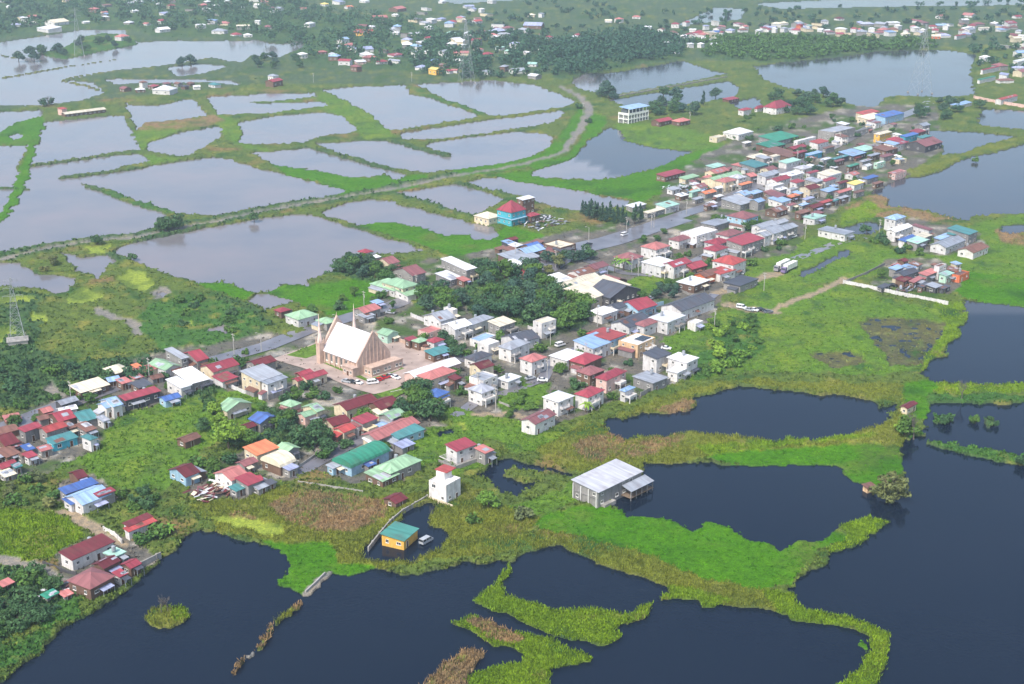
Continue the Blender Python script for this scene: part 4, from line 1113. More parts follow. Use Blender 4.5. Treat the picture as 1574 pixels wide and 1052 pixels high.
m = MB(); m.box(-a-.3,-a-.02,-b,b,3.0,3.25,0,True); m.obj('beam', wmat('y'), rt)
m = MB(); m.box(-a+1.5,-a+7,-b-1.6,-b-.03,-1,.9); m.obj('step', conc, rt)
house('N', (825,400), (870,428), (922,388), 3, 'g', 'm', 'e', 'hut', 46, 'lone hut with maroon roof on the grassy bank between two ponds')
house('N', (590,892), (625,908), (672,884), 1.9, 's', 'n', 'a', 'hut', 20, 'small hut, orange glow put into its wall colour, floating beside the olive tree', base=.1, wins=0)  # orange light on the dark hut is put into its peach wall colour
# -- rubble heap of rusty sheets
def scrap(px_, name, label, n, w, d, cols, seed, cat='scrap heap', hmax=1.2):
    o = at(*px_, .4); root = link(name, None, None, o, R(46)); r = random.Random(seed); tag(root, label, cat)
    groups = {}
    for k in range(n):
        m = groups.setdefault(r.choice(cols), MB()); c = Vector((r.uniform(-w,w), r.uniform(-d,d), r.uniform(.1,hmax)))
        L, W_, th = r.uniform(1.2,4.5), r.uniform(.5,1.3), .05; M = Matrix.Rotation(r.uniform(0,6.28) if r.random()<.3 else r.gauss(.2,.3),3,'Z') @ Matrix.Rotation(r.uniform(-.35,.35),3,'X') @ Matrix.Rotation(r.uniform(-.25,.25),3,'Y')
        q = [c+M@Vector(p) for p in ((-L/2,-W_/2,0),(L/2,-W_/2,0),(L/2,W_/2,0),(-L/2,W_/2,0))]; l = [p-Vector((0,0,th)) for p in q]
        m.face(q, 0, [(0,0),(L,0),(L,W_),(0,W_)]); m.face(l[::-1])
        for i in range(4): j=(i+1)%4; m.face([l[i],l[j],q[j],q[i]])
    for c, m in groups.items(): m.obj('tin_sheets', rmat(c), root)
scrap((332,757), 'scrap_heap', 'collapsed shed of rusty striped tin sheets in the weeds', 90, 8, 5, 'nmwek', 3, 'scrap heap', 1.8)
scrap((835,345), 'scrap_heap', 'grey scrap heap beside the turquoise house', 120, 14, 9, 'ydwyn', 4, 'scrap heap', 2.2)
scrap((826,337), 'scrap_heap', 'dark scrap heap nearest the turquoise house wall', 60, 7, 5, 'dyw', 5, 'scrap heap', 2.0)
scrap((1040,290), 'scrap_heap', 'white junk heap at the pond end of the market row', 70, 10, 6, 'wyyM', 6, 'scrap heap', 2.4)
scrap((1075,296), 'scrap_heap', 'pale junk heap along the flooded street', 60, 9, 5, 'wyol', 8, 'scrap heap', 2.4)
scrap((215,572), 'scrap_heap', 'pile of orange and white junk beside the beige roof', 45, 5, 4, 'owyp', 9, 'scrap heap', 2.2)
scrap((90,910), 'scrap_heap', 'scattered white junk on the pond bank below the brown house', 30, 6, 3, 'wyp', 10, 'scrap heap', .8)
scrap((790,395), 'scrap_heap', 'pale timber heap behind the blue roofs', 50, 9, 4, 'eenw', 12, 'scrap heap', 1.5)
scrap((1400,445), 'scrap_heap', 'dark junk heap in the fenced yard', 50, 9, 4, 'ddyn', 13, 'scrap heap', 1.6)

# ------------------------------------------------------------------ STREETS
road_m = plain('wet_asphalt', (112,110,116), .28, .5, .3, .12)
def strip(name, p, w, z, mat):
    P = [at(*q, z) for q in pts(p)]; m = MB(); Lf, Rt = [], []
    for i, q in enumerate(P):
        d = (P[min(i+1,len(P)-1)]-P[max(i-1,0)]).normalized(); n = Vector((-d.y, d.x, 0))*w/2; Lf.append(q+n); Rt.append(q-n)
    for i in range(len(P)-1): m.face([Rt[i],Rt[i+1],Lf[i+1],Lf[i]])
    o = m.obj(name, mat); tag(o, kind='structure'); return o
strip('road', "-60,690 0,660 60,636 110,618 170,596 229,580 300,562 360,546 410,532 470,508 542,486 601,470 644,453 700,430 760,411 820,396 882,379 932,368 996,348 1054,328 1098,314 1161,285 1220,255 1280,225 1340,195 1390,177 1412,168 1440,150", 10, .66, road_m)
sheet('road', "800,392 850,380 880,388 880,400 850,420 810,408", .67, road_m)
strip('road', "790,404 840,392 890,384 940,372 1000,352 1050,336", 14, .672, road_m)
strip('lane', "640,520 690,545 735,560 760,585 735,615 700,640", 5, .64, road_m)
strip('lane', "735,615 790,600 835,582 850,555 900,530 960,495 1010,480", 5, .642, road_m)
strip('lane', "448,733 500,703 545,680 600,655", 6, .644, road_m)
strip('lane', "900,400 960,420 1010,425 1080,395 1140,360", 5, .646, road_m)
strip('lane', "1160,285 1200,300 1260,310", 5, .648, road_m); strip('lane', "1098,452 1060,480 1040,500", 5, .65, road_m)
strip('lane', "1222,398 1250,388 1290,372 1330,365", 6, .652, road_m)
# ------------------------------------------------------------------ WALLS
def wallrun(label, p, h, mat, t=.2, posts=0, name='boundary_wall', base=0):
    P = [at(*q, 0) for q in pts(p)]; o = P[0].copy(); o.z = base; root = link(name, None, None, o); m = MB(); spots = []
    for A, B in zip(P[:-1], P[1:]):
        d = (B-A).normalized(); n = Vector((-d.y,d.x,0))*t/2; a, b = A-P[0], B-P[0]
        m.prism([tuple((q)[:2]) for q in (a-n, b-n, b+n, a+n)], -1, h)
        L = (B-A).length
        if posts:
            for i in range(int(L/posts)+1):
                c = a+d*min(i*posts, L); spots.append((c, math.atan2(d.y, d.x)))
    m.obj('panel', mat, root)
    if spots:
        pm = MB(); s = t*.9; pm.box(-s, s, -s, s, -1, h+.15); pme = pm.mesh('post', mat)
        for c, a_ in spots: link('post', pme, root, (c.x, c.y, 0), a_)
    tag(root, label, name.replace('boundary_', '')); return root
wallrun('long white panel wall across the meadow', "1296,438 1340,447 1400,460 1457,471", 2.4, wmat('w'), .2, 3.2)
wallrun('grey wall running back from the white panel wall', "1298,437 1330,424 1360,409", 1.8, wmat('y'), .2, 4)
wallrun('pink church yard wall along the back lane', "578,519 610,526 650,542 700,546", 2.2, wall_mat('church_stone', (214,172,156)), .3, 5)
wallrun('low pale kerb wall at the church yard corner', "600,606 634,598", .9, wmat('w'), .2)
wallrun('stained concrete wall beside the yellow house', "657,768 619,790 600,806 584,825 566,848", 1.5, conc, .35, 6)
wallrun('pale concrete wall at the foot of the tall pale concrete house', "657,768 672,774 696,783", 1.4, wmat('e'), .35)
wallrun('white street wall in front of the gabled grey house', "632,488 660,500 690,512 710,520", 2.0, wmat('w'), .2, 4)
wallrun('low mossy wall behind the brown reeds', "459,745 500,751 558,760", 1.3, conc, .2, 5)
wallrun('grey wall along the flooded lane by the emerald hall', "449,729 490,701 522,680", 1.6, conc, .2)
wallrun('grey stone wall standing in the pond below the brown house', "152,912 185,893 217,875 248,859", 2.2, conc, .35, 6)
wallrun('white gate wall beside the dirt track', "160,818 176,826 188,838", 1.8, wmat('w'), .2, 3)
wallrun('low dark wall of the brown house yard', "66,869 90,878 104,884 118,886", 1.4, wmat('d'), .25)
wallrun('white yard wall beside the three-storey house', "352,597 372,606 385,611", 2.0, wmat('w'), .2, 3)
wallrun('grey terrace wall under the three-storey house', "413,617 435,610 455,600", 2.6, wmat('y'), .25, 4)
wallrun('short wall beside the pond lane', "767,622 783,628 801,618", 1.4, conc, .2)
wallrun('broken wall in the pond grass', "470,914 485,900 500,885", 1.2, conc, .4)
wallrun('long pale flood wall at the far water', "1497,153 1530,160 1574,167 1640,172", 3.2, wmat('p'), .5, 8)
wallrun('grey yard wall below the lavender gabled house', "985,612 1005,602 1030,590", 2.4, wmat('y'), .2, 4)
wallrun('pale blue wall beside the crimson roof', "990,481 1005,474 1020,470", 2.2, wmat('b'), .2)
wallrun('fence of white panels around the white tower house', "812,507 828,512 838,520", 1.8, wmat('w'), .2, 3)
wallrun('long flooded yard wall by the green meadow', "1040,447 1060,456 1085,458", 1.6, wmat('y'), .2, 4)
wallrun('long low track wall beside the far pond', "940,152 996,142 1067,129 1118,120", 1.6, wmat('y'), .5, 9)
wallrun('timber dyke wall along the cream house pond', "734,333 748,338 760,343", 1.2, plain('old_wood', (120,104,88), .9), .4)

# ------------------------------------------------------------------ VEHICLES
car_glass = glass; tyre = plain('tyre_rubber', (30,30,32), .9)
def wheel_mesh(r=.33, w=.22):
    m = MB(); n = 10; P = [(r*math.cos(2*math.pi*k/n), r*math.sin(2*math.pi*k/n)) for k in range(n)]
    for k in range(n): j=(k+1)%n; m.face([(P[k][0],-w/2,P[k][1]),(P[j][0],-w/2,P[j][1]),(P[j][0],w/2,P[j][1]),(P[k][0],w/2,P[k][1])][::-1])
    for y, s in ((-w/2,1),(w/2,-1)):
        m.face([(x,y,z) for x,z in P[::s]]); m.face([(x*.5,y*1.06,z*.5) for x,z in P[::s]], 1)
    return m.mesh('wheel', [tyre, steel])
WHEEL = wheel_mesh(); BIGWHEEL = wheel_mesh(.5, .3)
def profile(m, P, w0, w1, zs, mi=0):
    def wd(z): return w0 if z < zs else w1
    n = len(P); A = [(x,-wd(z)/2,z) for x,z in P]; B = [(x,wd(z)/2,z) for x,z in P]
    m.face(A, mi); m.face(B[::-1], mi)
    for i in range(n): j=(i+1)%n; m.face([A[j],A[i],B[i],B[j]], mi)
def car_parts(kind):
    m = MB(); g = MB()
    if kind == 'car':
        profile(m, [(-2.1,.3),(2.1,.3),(2.15,.62),(2.05,.82),(1.15,.95),(-1.45,.98),(-2.1,.92)], 1.74, 1.6, .9)
        profile(g, [(1.1,.94),(.35,1.38),(-.95,1.4),(-1.6,.97)], 1.56, 1.3, 1.2); m.box(-.85,.3,-.64,.64,1.39,1.44)
    else:
        profile(m, [(-2.3,.35),(2.3,.35),(2.35,.9),(1.75,1.1),(-2.3,1.1)], 1.8, 1.78, 1.0)
        profile(g, [(1.7,1.1),(1.1,1.75),(-2.2,1.75),(-2.28,1.1)], 1.76, 1.6, 1.5); m.box(-2.2,1.1,-.82,.82,1.74,1.86)
        for x in (-2.2,-.9,.3): m.box(x,x+.14,-.9,.9,1.08,1.75)
    return m, g
CARC = {'white':(232,232,232),'silver':(168,172,176),'black':(34,36,40),'red':(190,40,52),'grey':(110,114,120)}
CARM = {}
def vehicle(px_, az, kind, colr, label, z=.72, group=None):
    if (kind, colr) not in CARM:
        m, g = car_parts(kind); CARM[(kind, colr)] = (m.mesh('body', plain('paint_'+colr, CARC[colr], .25, .5, .08)), g.mesh('window', car_glass))
    o = at(*px_, z); root = link('car' if kind == 'car' else 'van', None, None, o, R(az)); b, g = CARM[(kind, colr)]
    link('body', b, root); link('window', g, root)
    for x in (-1.35, 1.35):
        for y in (-.78, .78): link('wheel', WHEEL, root, (x, y, .33))
    tag(root, label, 'car' if kind == 'car' else 'van', group)
G1 = 'cars parked around the church yard'
vehicle((533,588), -25, 'car', 'silver', 'silver car parked under the church yard hedge', group=G1); vehicle((541,589), -30, 'car', 'black', 'black car between silver and white cars in the church yard', group=G1)
vehicle((550,590), -30, 'car', 'white', 'white car parked at the church yard corner', group=G1); vehicle((573,590), 20, 'van', 'white', 'white van parked beside the red car at the church', group=G1)
vehicle((582,586), 40, 'car', 'red', 'small dark red car behind the white van at the church', group=G1); vehicle((592,582), 30, 'car', 'red', 'bright red car parked in front of the church annex', group=G1)
vehicle((600,579.5), 30, 'car', 'silver', 'silver car next to the bright red car at church', group=G1); vehicle((608.5,582), -40, 'car', 'white', 'white car at the lawn edge of the church yard', group=G1)
G2 = 'vehicles parked on the dirt lot'
vehicle((1139.6,474), -35, 'van', 'white', 'white van parked on the dirt lot beside the meadow', group=G2); vehicle((1152,478), -30, 'car', 'silver', 'silver car between the van and white car on dirt lot', group=G2)
vehicle((1159,478), -35, 'car', 'white', 'white car in the middle of the dirt lot', group=G2); vehicle((1169,477.5), -35, 'car', 'black', 'black car on the dirt lot', group=G2); vehicle((1181,481), 20, 'car', 'grey', 'grey car at the meadow end of the dirt lot', group=G2)
vehicle((1159,435), 40, 'car', 'white', 'white car beside the black canopy'); vehicle((1150,438), 40, 'car', 'black', 'black car in front of the black canopy'); vehicle((1141,421), 80, 'car', 'silver', 'silver car parked behind the black canopy')
vehicle((834,586), -10, 'car', 'white', 'white car on the lane below the pink roofed house'); vehicle((815,583), 30, 'car', 'silver', 'silver car in front of the pink roofed house')
vehicle((861,532), 40, 'van', 'white', 'white van beside the solar roof house'); vehicle((1024,537), -20, 'car', 'white', 'white car behind the charcoal roof house')
vehicle((732,612), 20, 'car', 'black', 'black car in front of the white flat roofed house'); vehicle((692,596), 46, 'car', 'white', 'white car above the blue roofed house')
vehicle((1220,365), 46, 'car', 'white', 'white car at the end of the terraced houses'); vehicle((600,482), -10, 'car', 'silver', 'silver car stranded on the flooded street')
vehicle((905,377), 46, 'car', 'black', 'black car on the open flooded street'); vehicle((960,362), 46, 'van', 'white', 'white van driving on the flooded street'); vehicle((1000,460), 46, 'car', 'silver', 'silver car beside the street grove')
vehicle((655,834), 52, 'van', 'silver', 'pale van standing in floodwater beside the yellow house', z=.0); vehicle((229,569), 60, 'van', 'white', 'white van beside the pale green roof')
vehicle((1373,440), -30, 'car', 'black', 'black car inside the fenced yard')
def truck(nose, tail, colr, label):
    A, B = at(*nose, .6), at(*tail, .6); d = (B-A); az = math.atan2(d.y, d.x); o = A
    root = link('truck', None, None, o, az); tag(root, label, 'truck', 'trucks parked nose to tail side by side on the meadow lane'); L = 13.5
    m = MB(); profile(m, [(0,.6),(2.3,.6),(2.3,3.0),(.5,3.05),(.1,1.9)], 2.4, 2.3, 2.5); m.obj('cab', plain('cab_'+colr, {'purple':(128,112,150),'grey':(150,146,150)}[colr], .4), root)
    m = MB(); m.box(.02,.5,-1.0,1.0,1.95,2.75); 
    m = MB(); m.face([(.06,-1,1.95),(.06,1,1.95),(.42,1,2.8),(.42,-1,2.8)][::-1]); m.obj('windscreen', glass, root)
    m = MB(); m.box(2.7,L,-1.25,1.25,1.2,3.9,0,True)
    for k in range(9): m.box(3+k*1.15,3.1+k*1.15,-1.29,1.29,1.2,3.94)
    m.obj('cargo_box', plain('truck_box', (226,226,216), .5), root)
    m = MB(); m.box(.3,L-.2,-.5,.5,.8,1.2,0,True); m.obj('chassis', tyre, root)
    for x in (1.2, 3.4, 9.6, 10.9, 12.2):
        for y in (-1.05, 1.05): link('wheel', BIGWHEEL, root, (x, y, .5))
truck((1192,418.5), (1220,405), 'grey', 'white box truck farther from the camera on the meadow lane'); truck((1203,421), (1230,408), 'purple', 'white box truck with purple cab nearest the meadow')

# ------------------------------------------------------------------ POLES AND PYLONS
pole_m = plain('pole_concrete', (176,172,166), .8, .2, .15)
def pole_mesh(h, lamp=False):
    m = MB(); m.bar((0,0,-1),(0,0,h),.17,6,0,.10)
    if lamp: m.bar((0,0,h-.1),(1.6,0,h+.5),.07,5); m.box(1.4,2.3,-.16,.16,h+.42,h+.56,0,True)
    else:
        m.box(-1.1,1.1,-.07,.07,h-.8,h-.62,0,True); m.box(-.8,.8,-.07,.07,h-1.9,h-1.75,0,True)
        for x in (-1,-.4,.4,1): m.bar((x,0,h-.62),(x,0,h-.35),.06,5)
        m.bar((.35,0,h-3.2),(.35,0,h-2.3),.25,8)
    return m.mesh('street_lamp' if lamp else 'utility_pole', pole_m)
POLE, LAMP = pole_mesh(9.5), pole_mesh(8, True)
POLES = [((854,412),'behind the white roofed block on the street'),((1001,352),'of the pair at the open street bend'),((1005,351),'of the pair at the bend, nearest the market'),((971,420),'beside the brown roofed house with palms'),((981,425),'at the grass verge of the big white house'),
 ((762,632),'on the pond lane by the short wall'),((841,586),'beside the parked white car'),((846,531),'in the green lot behind the solar roof'),((963,359),'at the meadow edge of the street'),((1237,369),'on the lane by the flat white building'),((1351,363),'before the blue roofed cluster'),
 ((1142,372),'beside the crimson roofed grey house'),((1174,448),'on the dirt lot verge'),((918,503),'in the yard below the white hipped roof'),((1098,505),'in the bushes beside the last houses'),((700,520),'behind the street wall'),((560,478),'along the flooded street behind the spires'),((640,452),'along the street by the dark trees'),
 ((360,546),'by the street near the crimson roofs'),((230,585),'by the street near the pale green roof'),((110,622),'over the packed tin roofs'),((1055,330),'along the market row'),((1110,312),'beside the grey market roof'),((1165,285),'among the red roofs of the market'),((1225,252),'in the middle of the far town'),((1290,222),'beside the long white far hall'),
 ((896,176),'at the far track bend'),((1060,190),'beside the red roofs of the white frame building'),((633,127),'at the far shore pond corner'),((482,128),'on the far green shore'),((735,610),'on the lane by the flat roofed white house'),((900,560),'between the crimson roofs'),((1001,560),'at the corner of the charcoal roofed house'),((792,402),'among the tin roofs by the street')]
for q, w in POLES:
    o = link('utility_pole', POLE, None, at(*q, .4), R(-44)); tag(o, 'thin concrete utility pole '+w, 'utility pole', 'utility poles along the streets')
for q, w in (((402,541),'at the church yard entrance'),((520,512),'on the street behind the church'),((700,426),'on the street past the grove'),((905,372),'at the wide flooded street')):
    o = link('street_lamp', LAMP, None, at(*q, .4), R(200)); tag(o, 'curved street lamp '+w, 'street lamp', 'street lamps of the flooded road')
def pylon(px_, h, w, label, az=20):
    root = link('pylon', None, None, at(*px_, .2), R(az)); tag(root, label, 'pylon', 'lattice power pylons')
    m = MB(); lv = [0]; z = 0
    while z < h*.97: z += max(h*.16*(1-z/h*.55), h*.05); lv.append(min(z, h))
    def hw(z): return w/2*(1-z/h)**1.15*.93+w*.035
    r = max(.035*h/30, .06); cor = ((-1,-1),(1,-1),(1,1),(-1,1))
    for z0, z1 in zip(lv[:-1], lv[1:]):
        a, b = hw(z0), hw(z1)
        for i in range(4):
            j = (i+1)%4; p, q = cor[i], cor[j]
            m.bar((p[0]*a,p[1]*a,z0),(p[0]*b,p[1]*b,z1),r*1.5,4); m.bar((p[0]*a,p[1]*a,z0),(q[0]*b,q[1]*b,z1),r*.8,3); m.bar((q[0]*a,q[1]*a,z0),(p[0]*b,p[1]*b,z1),r*.8,3); m.bar((p[0]*b,p[1]*b,z1),(q[0]*b,q[1]*b,z1),r*.8,3)
    m.obj('lattice_mast', steel, root)
    for k, zz in enumerate((.72, .84, .95)):
        m = MB(); L = w*(.62-.1*k); z = h*zz
        for s in (-1, 1):
            m.bar((0,-.25*r*10,z),(s*L,0,z+.2),r,4); m.bar((0,.25*r*10,z),(s*L,0,z+.2),r,4); m.bar((0,0,z+h*.035),(s*L,0,z+.2),r,4); m.bar((s*L,0,z+.2),(s*L,0,z-h*.03),r*1.2,5)
        m.obj('cross_arm', steel, root)
    m = MB()
    for p in cor: m.box(p[0]*w/2-.6,p[0]*w/2+.6,p[1]*w/2-.6,p[1]*w/2+.6,-2,.7)
    m.obj('footing', conc, root)
pylon((28,528), 29, 6.5, 'lattice pylon on a concrete base in the weeds near the lime patches')
pylon((717,127), 58, 13, 'tall lattice pylon in the pond before the far village'); pylon((1414,143), 60, 15, 'tall pale pylon standing in the wide far lake'); pylon((122,86), 50, 10, 'distant pylon on the wooded islet')
b_ = MB(); b_.box(-4,4,-3,3,-1,2.6); b_.box(-4.4,4.4,-3.4,3.4,2.6,2.9,0,True)
for x in (-3.6,3.3):
    for y in (-3.3,3): b_.box(x,x+.3,y,y+.3,2.9,4.4)
o = b_.obj('pump_house', conc, None, at(28,531,.2), R(20)); tag(o, 'ruined concrete block under the near pylon', 'concrete block')
# ------------------------------------------------------------------ TREES
def leaf_mat(key, rgb, var=.35):
    m, t, b = newmat(key, .75, .25)
    oi = N(t, 'ShaderNodeObjectInfo'); g = N(t, 'ShaderNodeNewGeometry')
    n = noise_node(t, .9, 3, g.outputs['Position']); c = lin(*rgb)
    r = ramp(t, n.outputs[0], [(.3, tuple(x*(1-var) for x in c[:3])+(1,)), (.55, c), (.75, (min(c[0]*1.35,1), min(c[1]*1.25,1), c[2]*1.05, 1))])
    rr = ramp(t, oi.outputs['Random'], [(0, (.72,.82,.9,1)), (1, (1.2,1.1,.9,1))])
    t.links.new(mixrgb(t, r.outputs[0], rr.outputs[0], 1.0, 'MULTIPLY'), b.inputs['Base Color'])
    return m
LEAF = {'dark':leaf_mat('leaves_dark', (64,98,62)), 'mid':leaf_mat('leaves_mid', (78,112,48)), 'light':leaf_mat('leaves_light', (112,146,52)), 'blue':leaf_mat('leaves_blue', (62,92,76)), 'olive':leaf_mat('leaves_olive', (106,114,70)), 'far':leaf_mat('leaves_far_hazed', (54,90,66))}  # 'far' leaf colour lightened and blued to stand in for haze
bark = plain('bark', (96,82,68), .9, .1, .4, 2)
def leaves(blobs, n, size, seed, up=.35):
    """leaf clumps as small faces in the shells of many blobs: (cx,cy,cz,rx,ry,rz)"""
    r = np.random.RandomState(seed); V = []
    for (cx,cy,cz,rx,ry,rz) in blobs:
        d = r.normal(size=(n,3)); d /= np.linalg.norm(d, axis=1)[:,None]; d *= (r.uniform(.35,1,n)**.5)[:,None]
        P = np.array([cx,cy,cz])+d*np.array([rx,ry,rz])
        nn = d+r.normal(size=(n,3))*.6+np.array([0,0,up]); nn /= np.linalg.norm(nn,axis=1)[:,None]
        t1 = np.cross(nn, r.normal(size=(n,3))); t1 /= np.linalg.norm(t1,axis=1)[:,None]; t2 = np.cross(nn,t1)
        s = (size*r.uniform(.55,1.25,n))[:,None]; e = (r.uniform(.5,.9,n))[:,None]
        V.append(np.stack([P-t1*s-t2*s*e, P+t1*s-t2*s*e*.6, P+t1*s*.8+t2*s*e, P-t1*s*.7+t2*s*e*.8],1))
    return np.concatenate(V).reshape(-1,3)
def quads_mesh(name, V, mat):
    me = grid_mesh(name, V, np.arange(len(V)).reshape(-1,4)); me.materials.append(mat); return me
def trunk_mesh(h, r, limbs, seed, name='trunk'):
    q = random.Random(seed); m = MB(); m.bar((0,0,-.6),(q.uniform(-.2,.2),q.uniform(-.2,.2),h*.5),r,6,0,r*.7); top = Vector((q.uniform(-.2,.2),q.uniform(-.2,.2),h*.5))
    for k in range(limbs):
        a = 2*math.pi*k/limbs+q.random(); L = h*q.uniform(.3,.5); e = top+Vector((math.cos(a)*L*.6,math.sin(a)*L*.6,L*.8)); m.bar(top-Vector((0,0,q.random()*h*.15)),e,r*.5,5,0,r*.2)
        for s in range(2):
            a2 = a+q.uniform(-.9,.9); f = e+Vector((math.cos(a2)*L*.4,math.sin(a2)*L*.4,L*q.uniform(.1,.5))); m.bar(e,f,r*.2,4,0,r*.06)
    return m.mesh(name, bark)
def broad(seed, h, w, nb, n, size, leaf):
    q = random.Random(seed); bl = []
    for k in range(nb):
        a = q.random()*6.28; rr = (q.random()**.5)*w*.36; z = h*(.34+.48*q.random())*(1-.25*(rr/w)); s = q.uniform(.16,.27)
        bl.append((math.cos(a)*rr, math.sin(a)*rr, z, w*s, w*s, h*s*.62))
    bl.append((0,0,h*.72,w*.26,w*.26,h*.2))
    return trunk_mesh(h*.85, .035*h, 4, seed), quads_mesh('crown', leaves(bl, n, size, seed), leaf)
PROTO = {}
def spread(seed, leaf):
    q = random.Random(seed); bl = []
    for k in range(26):
        a = q.random()*6.28; rr = (q.random()**.5)*3.6; z = 1.4+q.random()*5.8*(1-.35*rr/3.6); bl.append((math.cos(a)*rr, math.sin(a)*rr, z, q.uniform(.9,1.5), q.uniform(.9,1.5), q.uniform(.6,1.0)))
    return trunk_mesh(6.5, .26, 6, seed), quads_mesh('crown', leaves(bl, 80, .30, seed), leaf)
for k, (lf, cnt) in enumerate((('dark',3),('mid',3),('light',2),('blue',2),('olive',2))):
    PROTO[lf] = [broad(100+k*10+i, 9, 8.5+i*1.2, 10+2*i, 95, .42, LEAF[lf]) for i in range(cnt)]
def bush(seed, leaf):
    q = random.Random(seed); bl = [(q.uniform(-1.1,1.1), q.uniform(-1.1,1.1), q.uniform(.7,1.9), q.uniform(.7,1.2), q.uniform(.7,1.2), q.uniform(.6,1.0)) for _ in range(7)]
    return trunk_mesh(2.2, .1, 3, seed, 'stem'), quads_mesh('foliage', leaves(bl, 60, .28, seed), leaf)
for lf in ('dark','mid','light','olive','blue'): PROTO['bush_'+lf] = [bush(300+i+hash_, LEAF[lf]) for i in range(2) for hash_ in (len(lf),)]
def conifer(seed):
    q = random.Random(seed); bl = []
    for k in range(16):
        z = 2.2+k*.62; w = (1-k/17)**.7*2.0; a = q.random()*6.28; bl.append((math.cos(a)*w*.6, math.sin(a)*w*.6, z, w*.95, w*.95, .85))
    m = MB(); m.bar((0,0,-.6),(0,0,11.5),.2,6,0,.04)
    for k in range(18): a = q.random()*6.28; z = 2+k*.5; L = (1-k/20)*2; m.bar((0,0,z),(math.cos(a)*L,math.sin(a)*L,z+.5),.05,4,0,.02)
    return m.mesh('trunk', bark), quads_mesh('crown', leaves(bl, 70, .3, seed, .1), LEAF['blue'])
PROTO['spread'] = [spread(44, LEAF['olive'])]
PROTO['conifer'] = [conifer(5), conifer(6)]
def palm(seed, h, nf, L, mat):
    q = random.Random(seed); m = MB(); m.bar((0,0,-.6),(.25,.1,h),.2,6,0,.14); f = MB()
    for k in range(nf):
        a = 2*math.pi*k/nf+q.uniform(-.2,.2); el = q.uniform(.15,1.0); p = Vector((.25,.1,h)); d = Vector((math.cos(a),math.sin(a),0)); s = Vector((-d.y,d.x,0)); prev = None
        for i in range(6):
            t = i/5; c = p+d*L*t*math.cos(el*(1-t*.3))+Vector((0,0,L*(math.sin(el)*t-.75*t*t))); w = .42*math.sin(math.pi*(.12+.8*t)); cur = (c-s*w-Vector((0,0,w*.4)), c, c+s*w-Vector((0,0,w*.4)))
            if prev: f.face([prev[0],prev[1],cur[1],cur[0]]); f.face([prev[1],prev[2],cur[2],cur[1]])
            prev = cur
    return m.mesh('trunk', bark), f.mesh('fronds', mat)
PROTO['palm'] = [palm(1, 6.5, 13, 3.0, LEAF['mid']), palm(2, 3.0, 10, 2.6, LEAF['light'])]
def bare(seed):
    q = random.Random(seed); m = MB()
    def grow(p, d, L, r, lev):
        e = p+d*L; m.bar(p, e, r, 5, 0, r*.65)
        if lev == 0: return
        for k in range(3):
            nd = (d+Vector((q.uniform(-1,1),q.uniform(-1,1),q.uniform(-.1,.7)))*.75).normalized(); grow(e-d*L*q.random()*.3, nd, L*q.uniform(.6,.85), r*.62, lev-1)
    m.bar((0,0,-.8),(0,0,.2),.24,6); grow(Vector((0,0,0)), Vector((.05,.02,1)), 2.6, .2, 4)
    return m.mesh('branches', plain('dead_wood', (104,98,92), .9)), None
PROTO['bare'] = [bare(3), bare(9)]
NAMES = {'conifer':('pine_tree','trunk','crown','tree'), 'palm':('palm_tree','trunk','fronds','palm'), 'bare':('bare_tree','branches','','tree')}
TOPS = []
def tree(X, Y, kind, h, label, group=None, r=None, z=.3, sx=1.0):
    r = r or rnd; p = PROTO[kind]; i = r.randrange(len(p)); tm, cm = p[i]
    nat = {'conifer':12.0, 'palm':(8.0, 4.5)[i] if kind == 'palm' else 8, 'bare':8.0}.get(kind, 2.9 if kind.startswith('bush') else 8.6)
    if kind.startswith('bush'): nm, a, b, cat = 'bush', 'stem', 'foliage', 'bush'
    else: nm, a, b, cat = NAMES.get(kind, ('tree','trunk','crown','tree'))
    s = h/nat; root = link(nm, None, None, (X, Y, z), r.random()*6.28); root.scale = (s*sx, s*sx, s); root.empty_display_size = 1
    if cm is None:
        bpy.data.objects.remove(root); root = link(nm, tm, None, (X, Y, z), r.random()*6.28); root.scale = (s*sx, s*sx, s)
    else: link(a, tm, root); link(b, cm, root)
    tag(root, label, cat, group); return root
def inside(poly, x, y):
    c = False
    for i in range(len(poly)):
        (x1,y1),(x2,y2) = poly[i], poly[i-1]
        if (y1 > y) != (y2 > y) and x < (x2-x1)*(y-y1)/(y2-y1)+x1: c = not c
    return c
HOUSES = [(o.location.x, o.location.y) for o, *_ in BUILT]
def grove(poly, n, kinds, h0, h1, label, group, sep=2.5, seed=1, clear=5.5):
    r = random.Random(seed); P = [at(*q) for q in pts(poly)]; W = [(p.x, p.y) for p in P]; xs = [p[0] for p in W]; ys = [p[1] for p in W]; got = []; t = 0
    while len(got) < n and t < n*60:
        t += 1; x, y = r.uniform(min(xs), max(xs)), r.uniform(min(ys), max(ys))
        if not inside(W, x, y): continue
        if any((x-a)**2+(y-b)**2 < sep*sep for a, b in got): continue
        if any((x-a)**2+(y-b)**2 < clear*clear for a, b in HOUSES): continue
        got.append((x, y)); tree(x, y, r.choice(kinds), r.uniform(h0, h1), label, group, r, sx=r.uniform(.9, 1.25))
D_ = ['dark','dark','mid','blue']
grove("722,425 760,418 830,420 880,448 905,462 905,500 860,520 838,512 780,492 730,497 718,460", 46, D_, 7, 11, 'dark leafy tree in the dense grove amid the town', 'trees of the dense town grove', 4)
grove("522,420 540,398 575,398 590,420 630,432 640,440 600,440 560,432", 16, D_, 5, 8, 'dark tree in the clump behind the emerald roofed house', 'trees behind the pale green roofs', 3.5, 2)
grove("640,455 690,450 715,468 700,486 655,480", 11, D_, 6, 9, 'dark tree by the street between grove and pale green house', 'street grove trees', 4, 3)
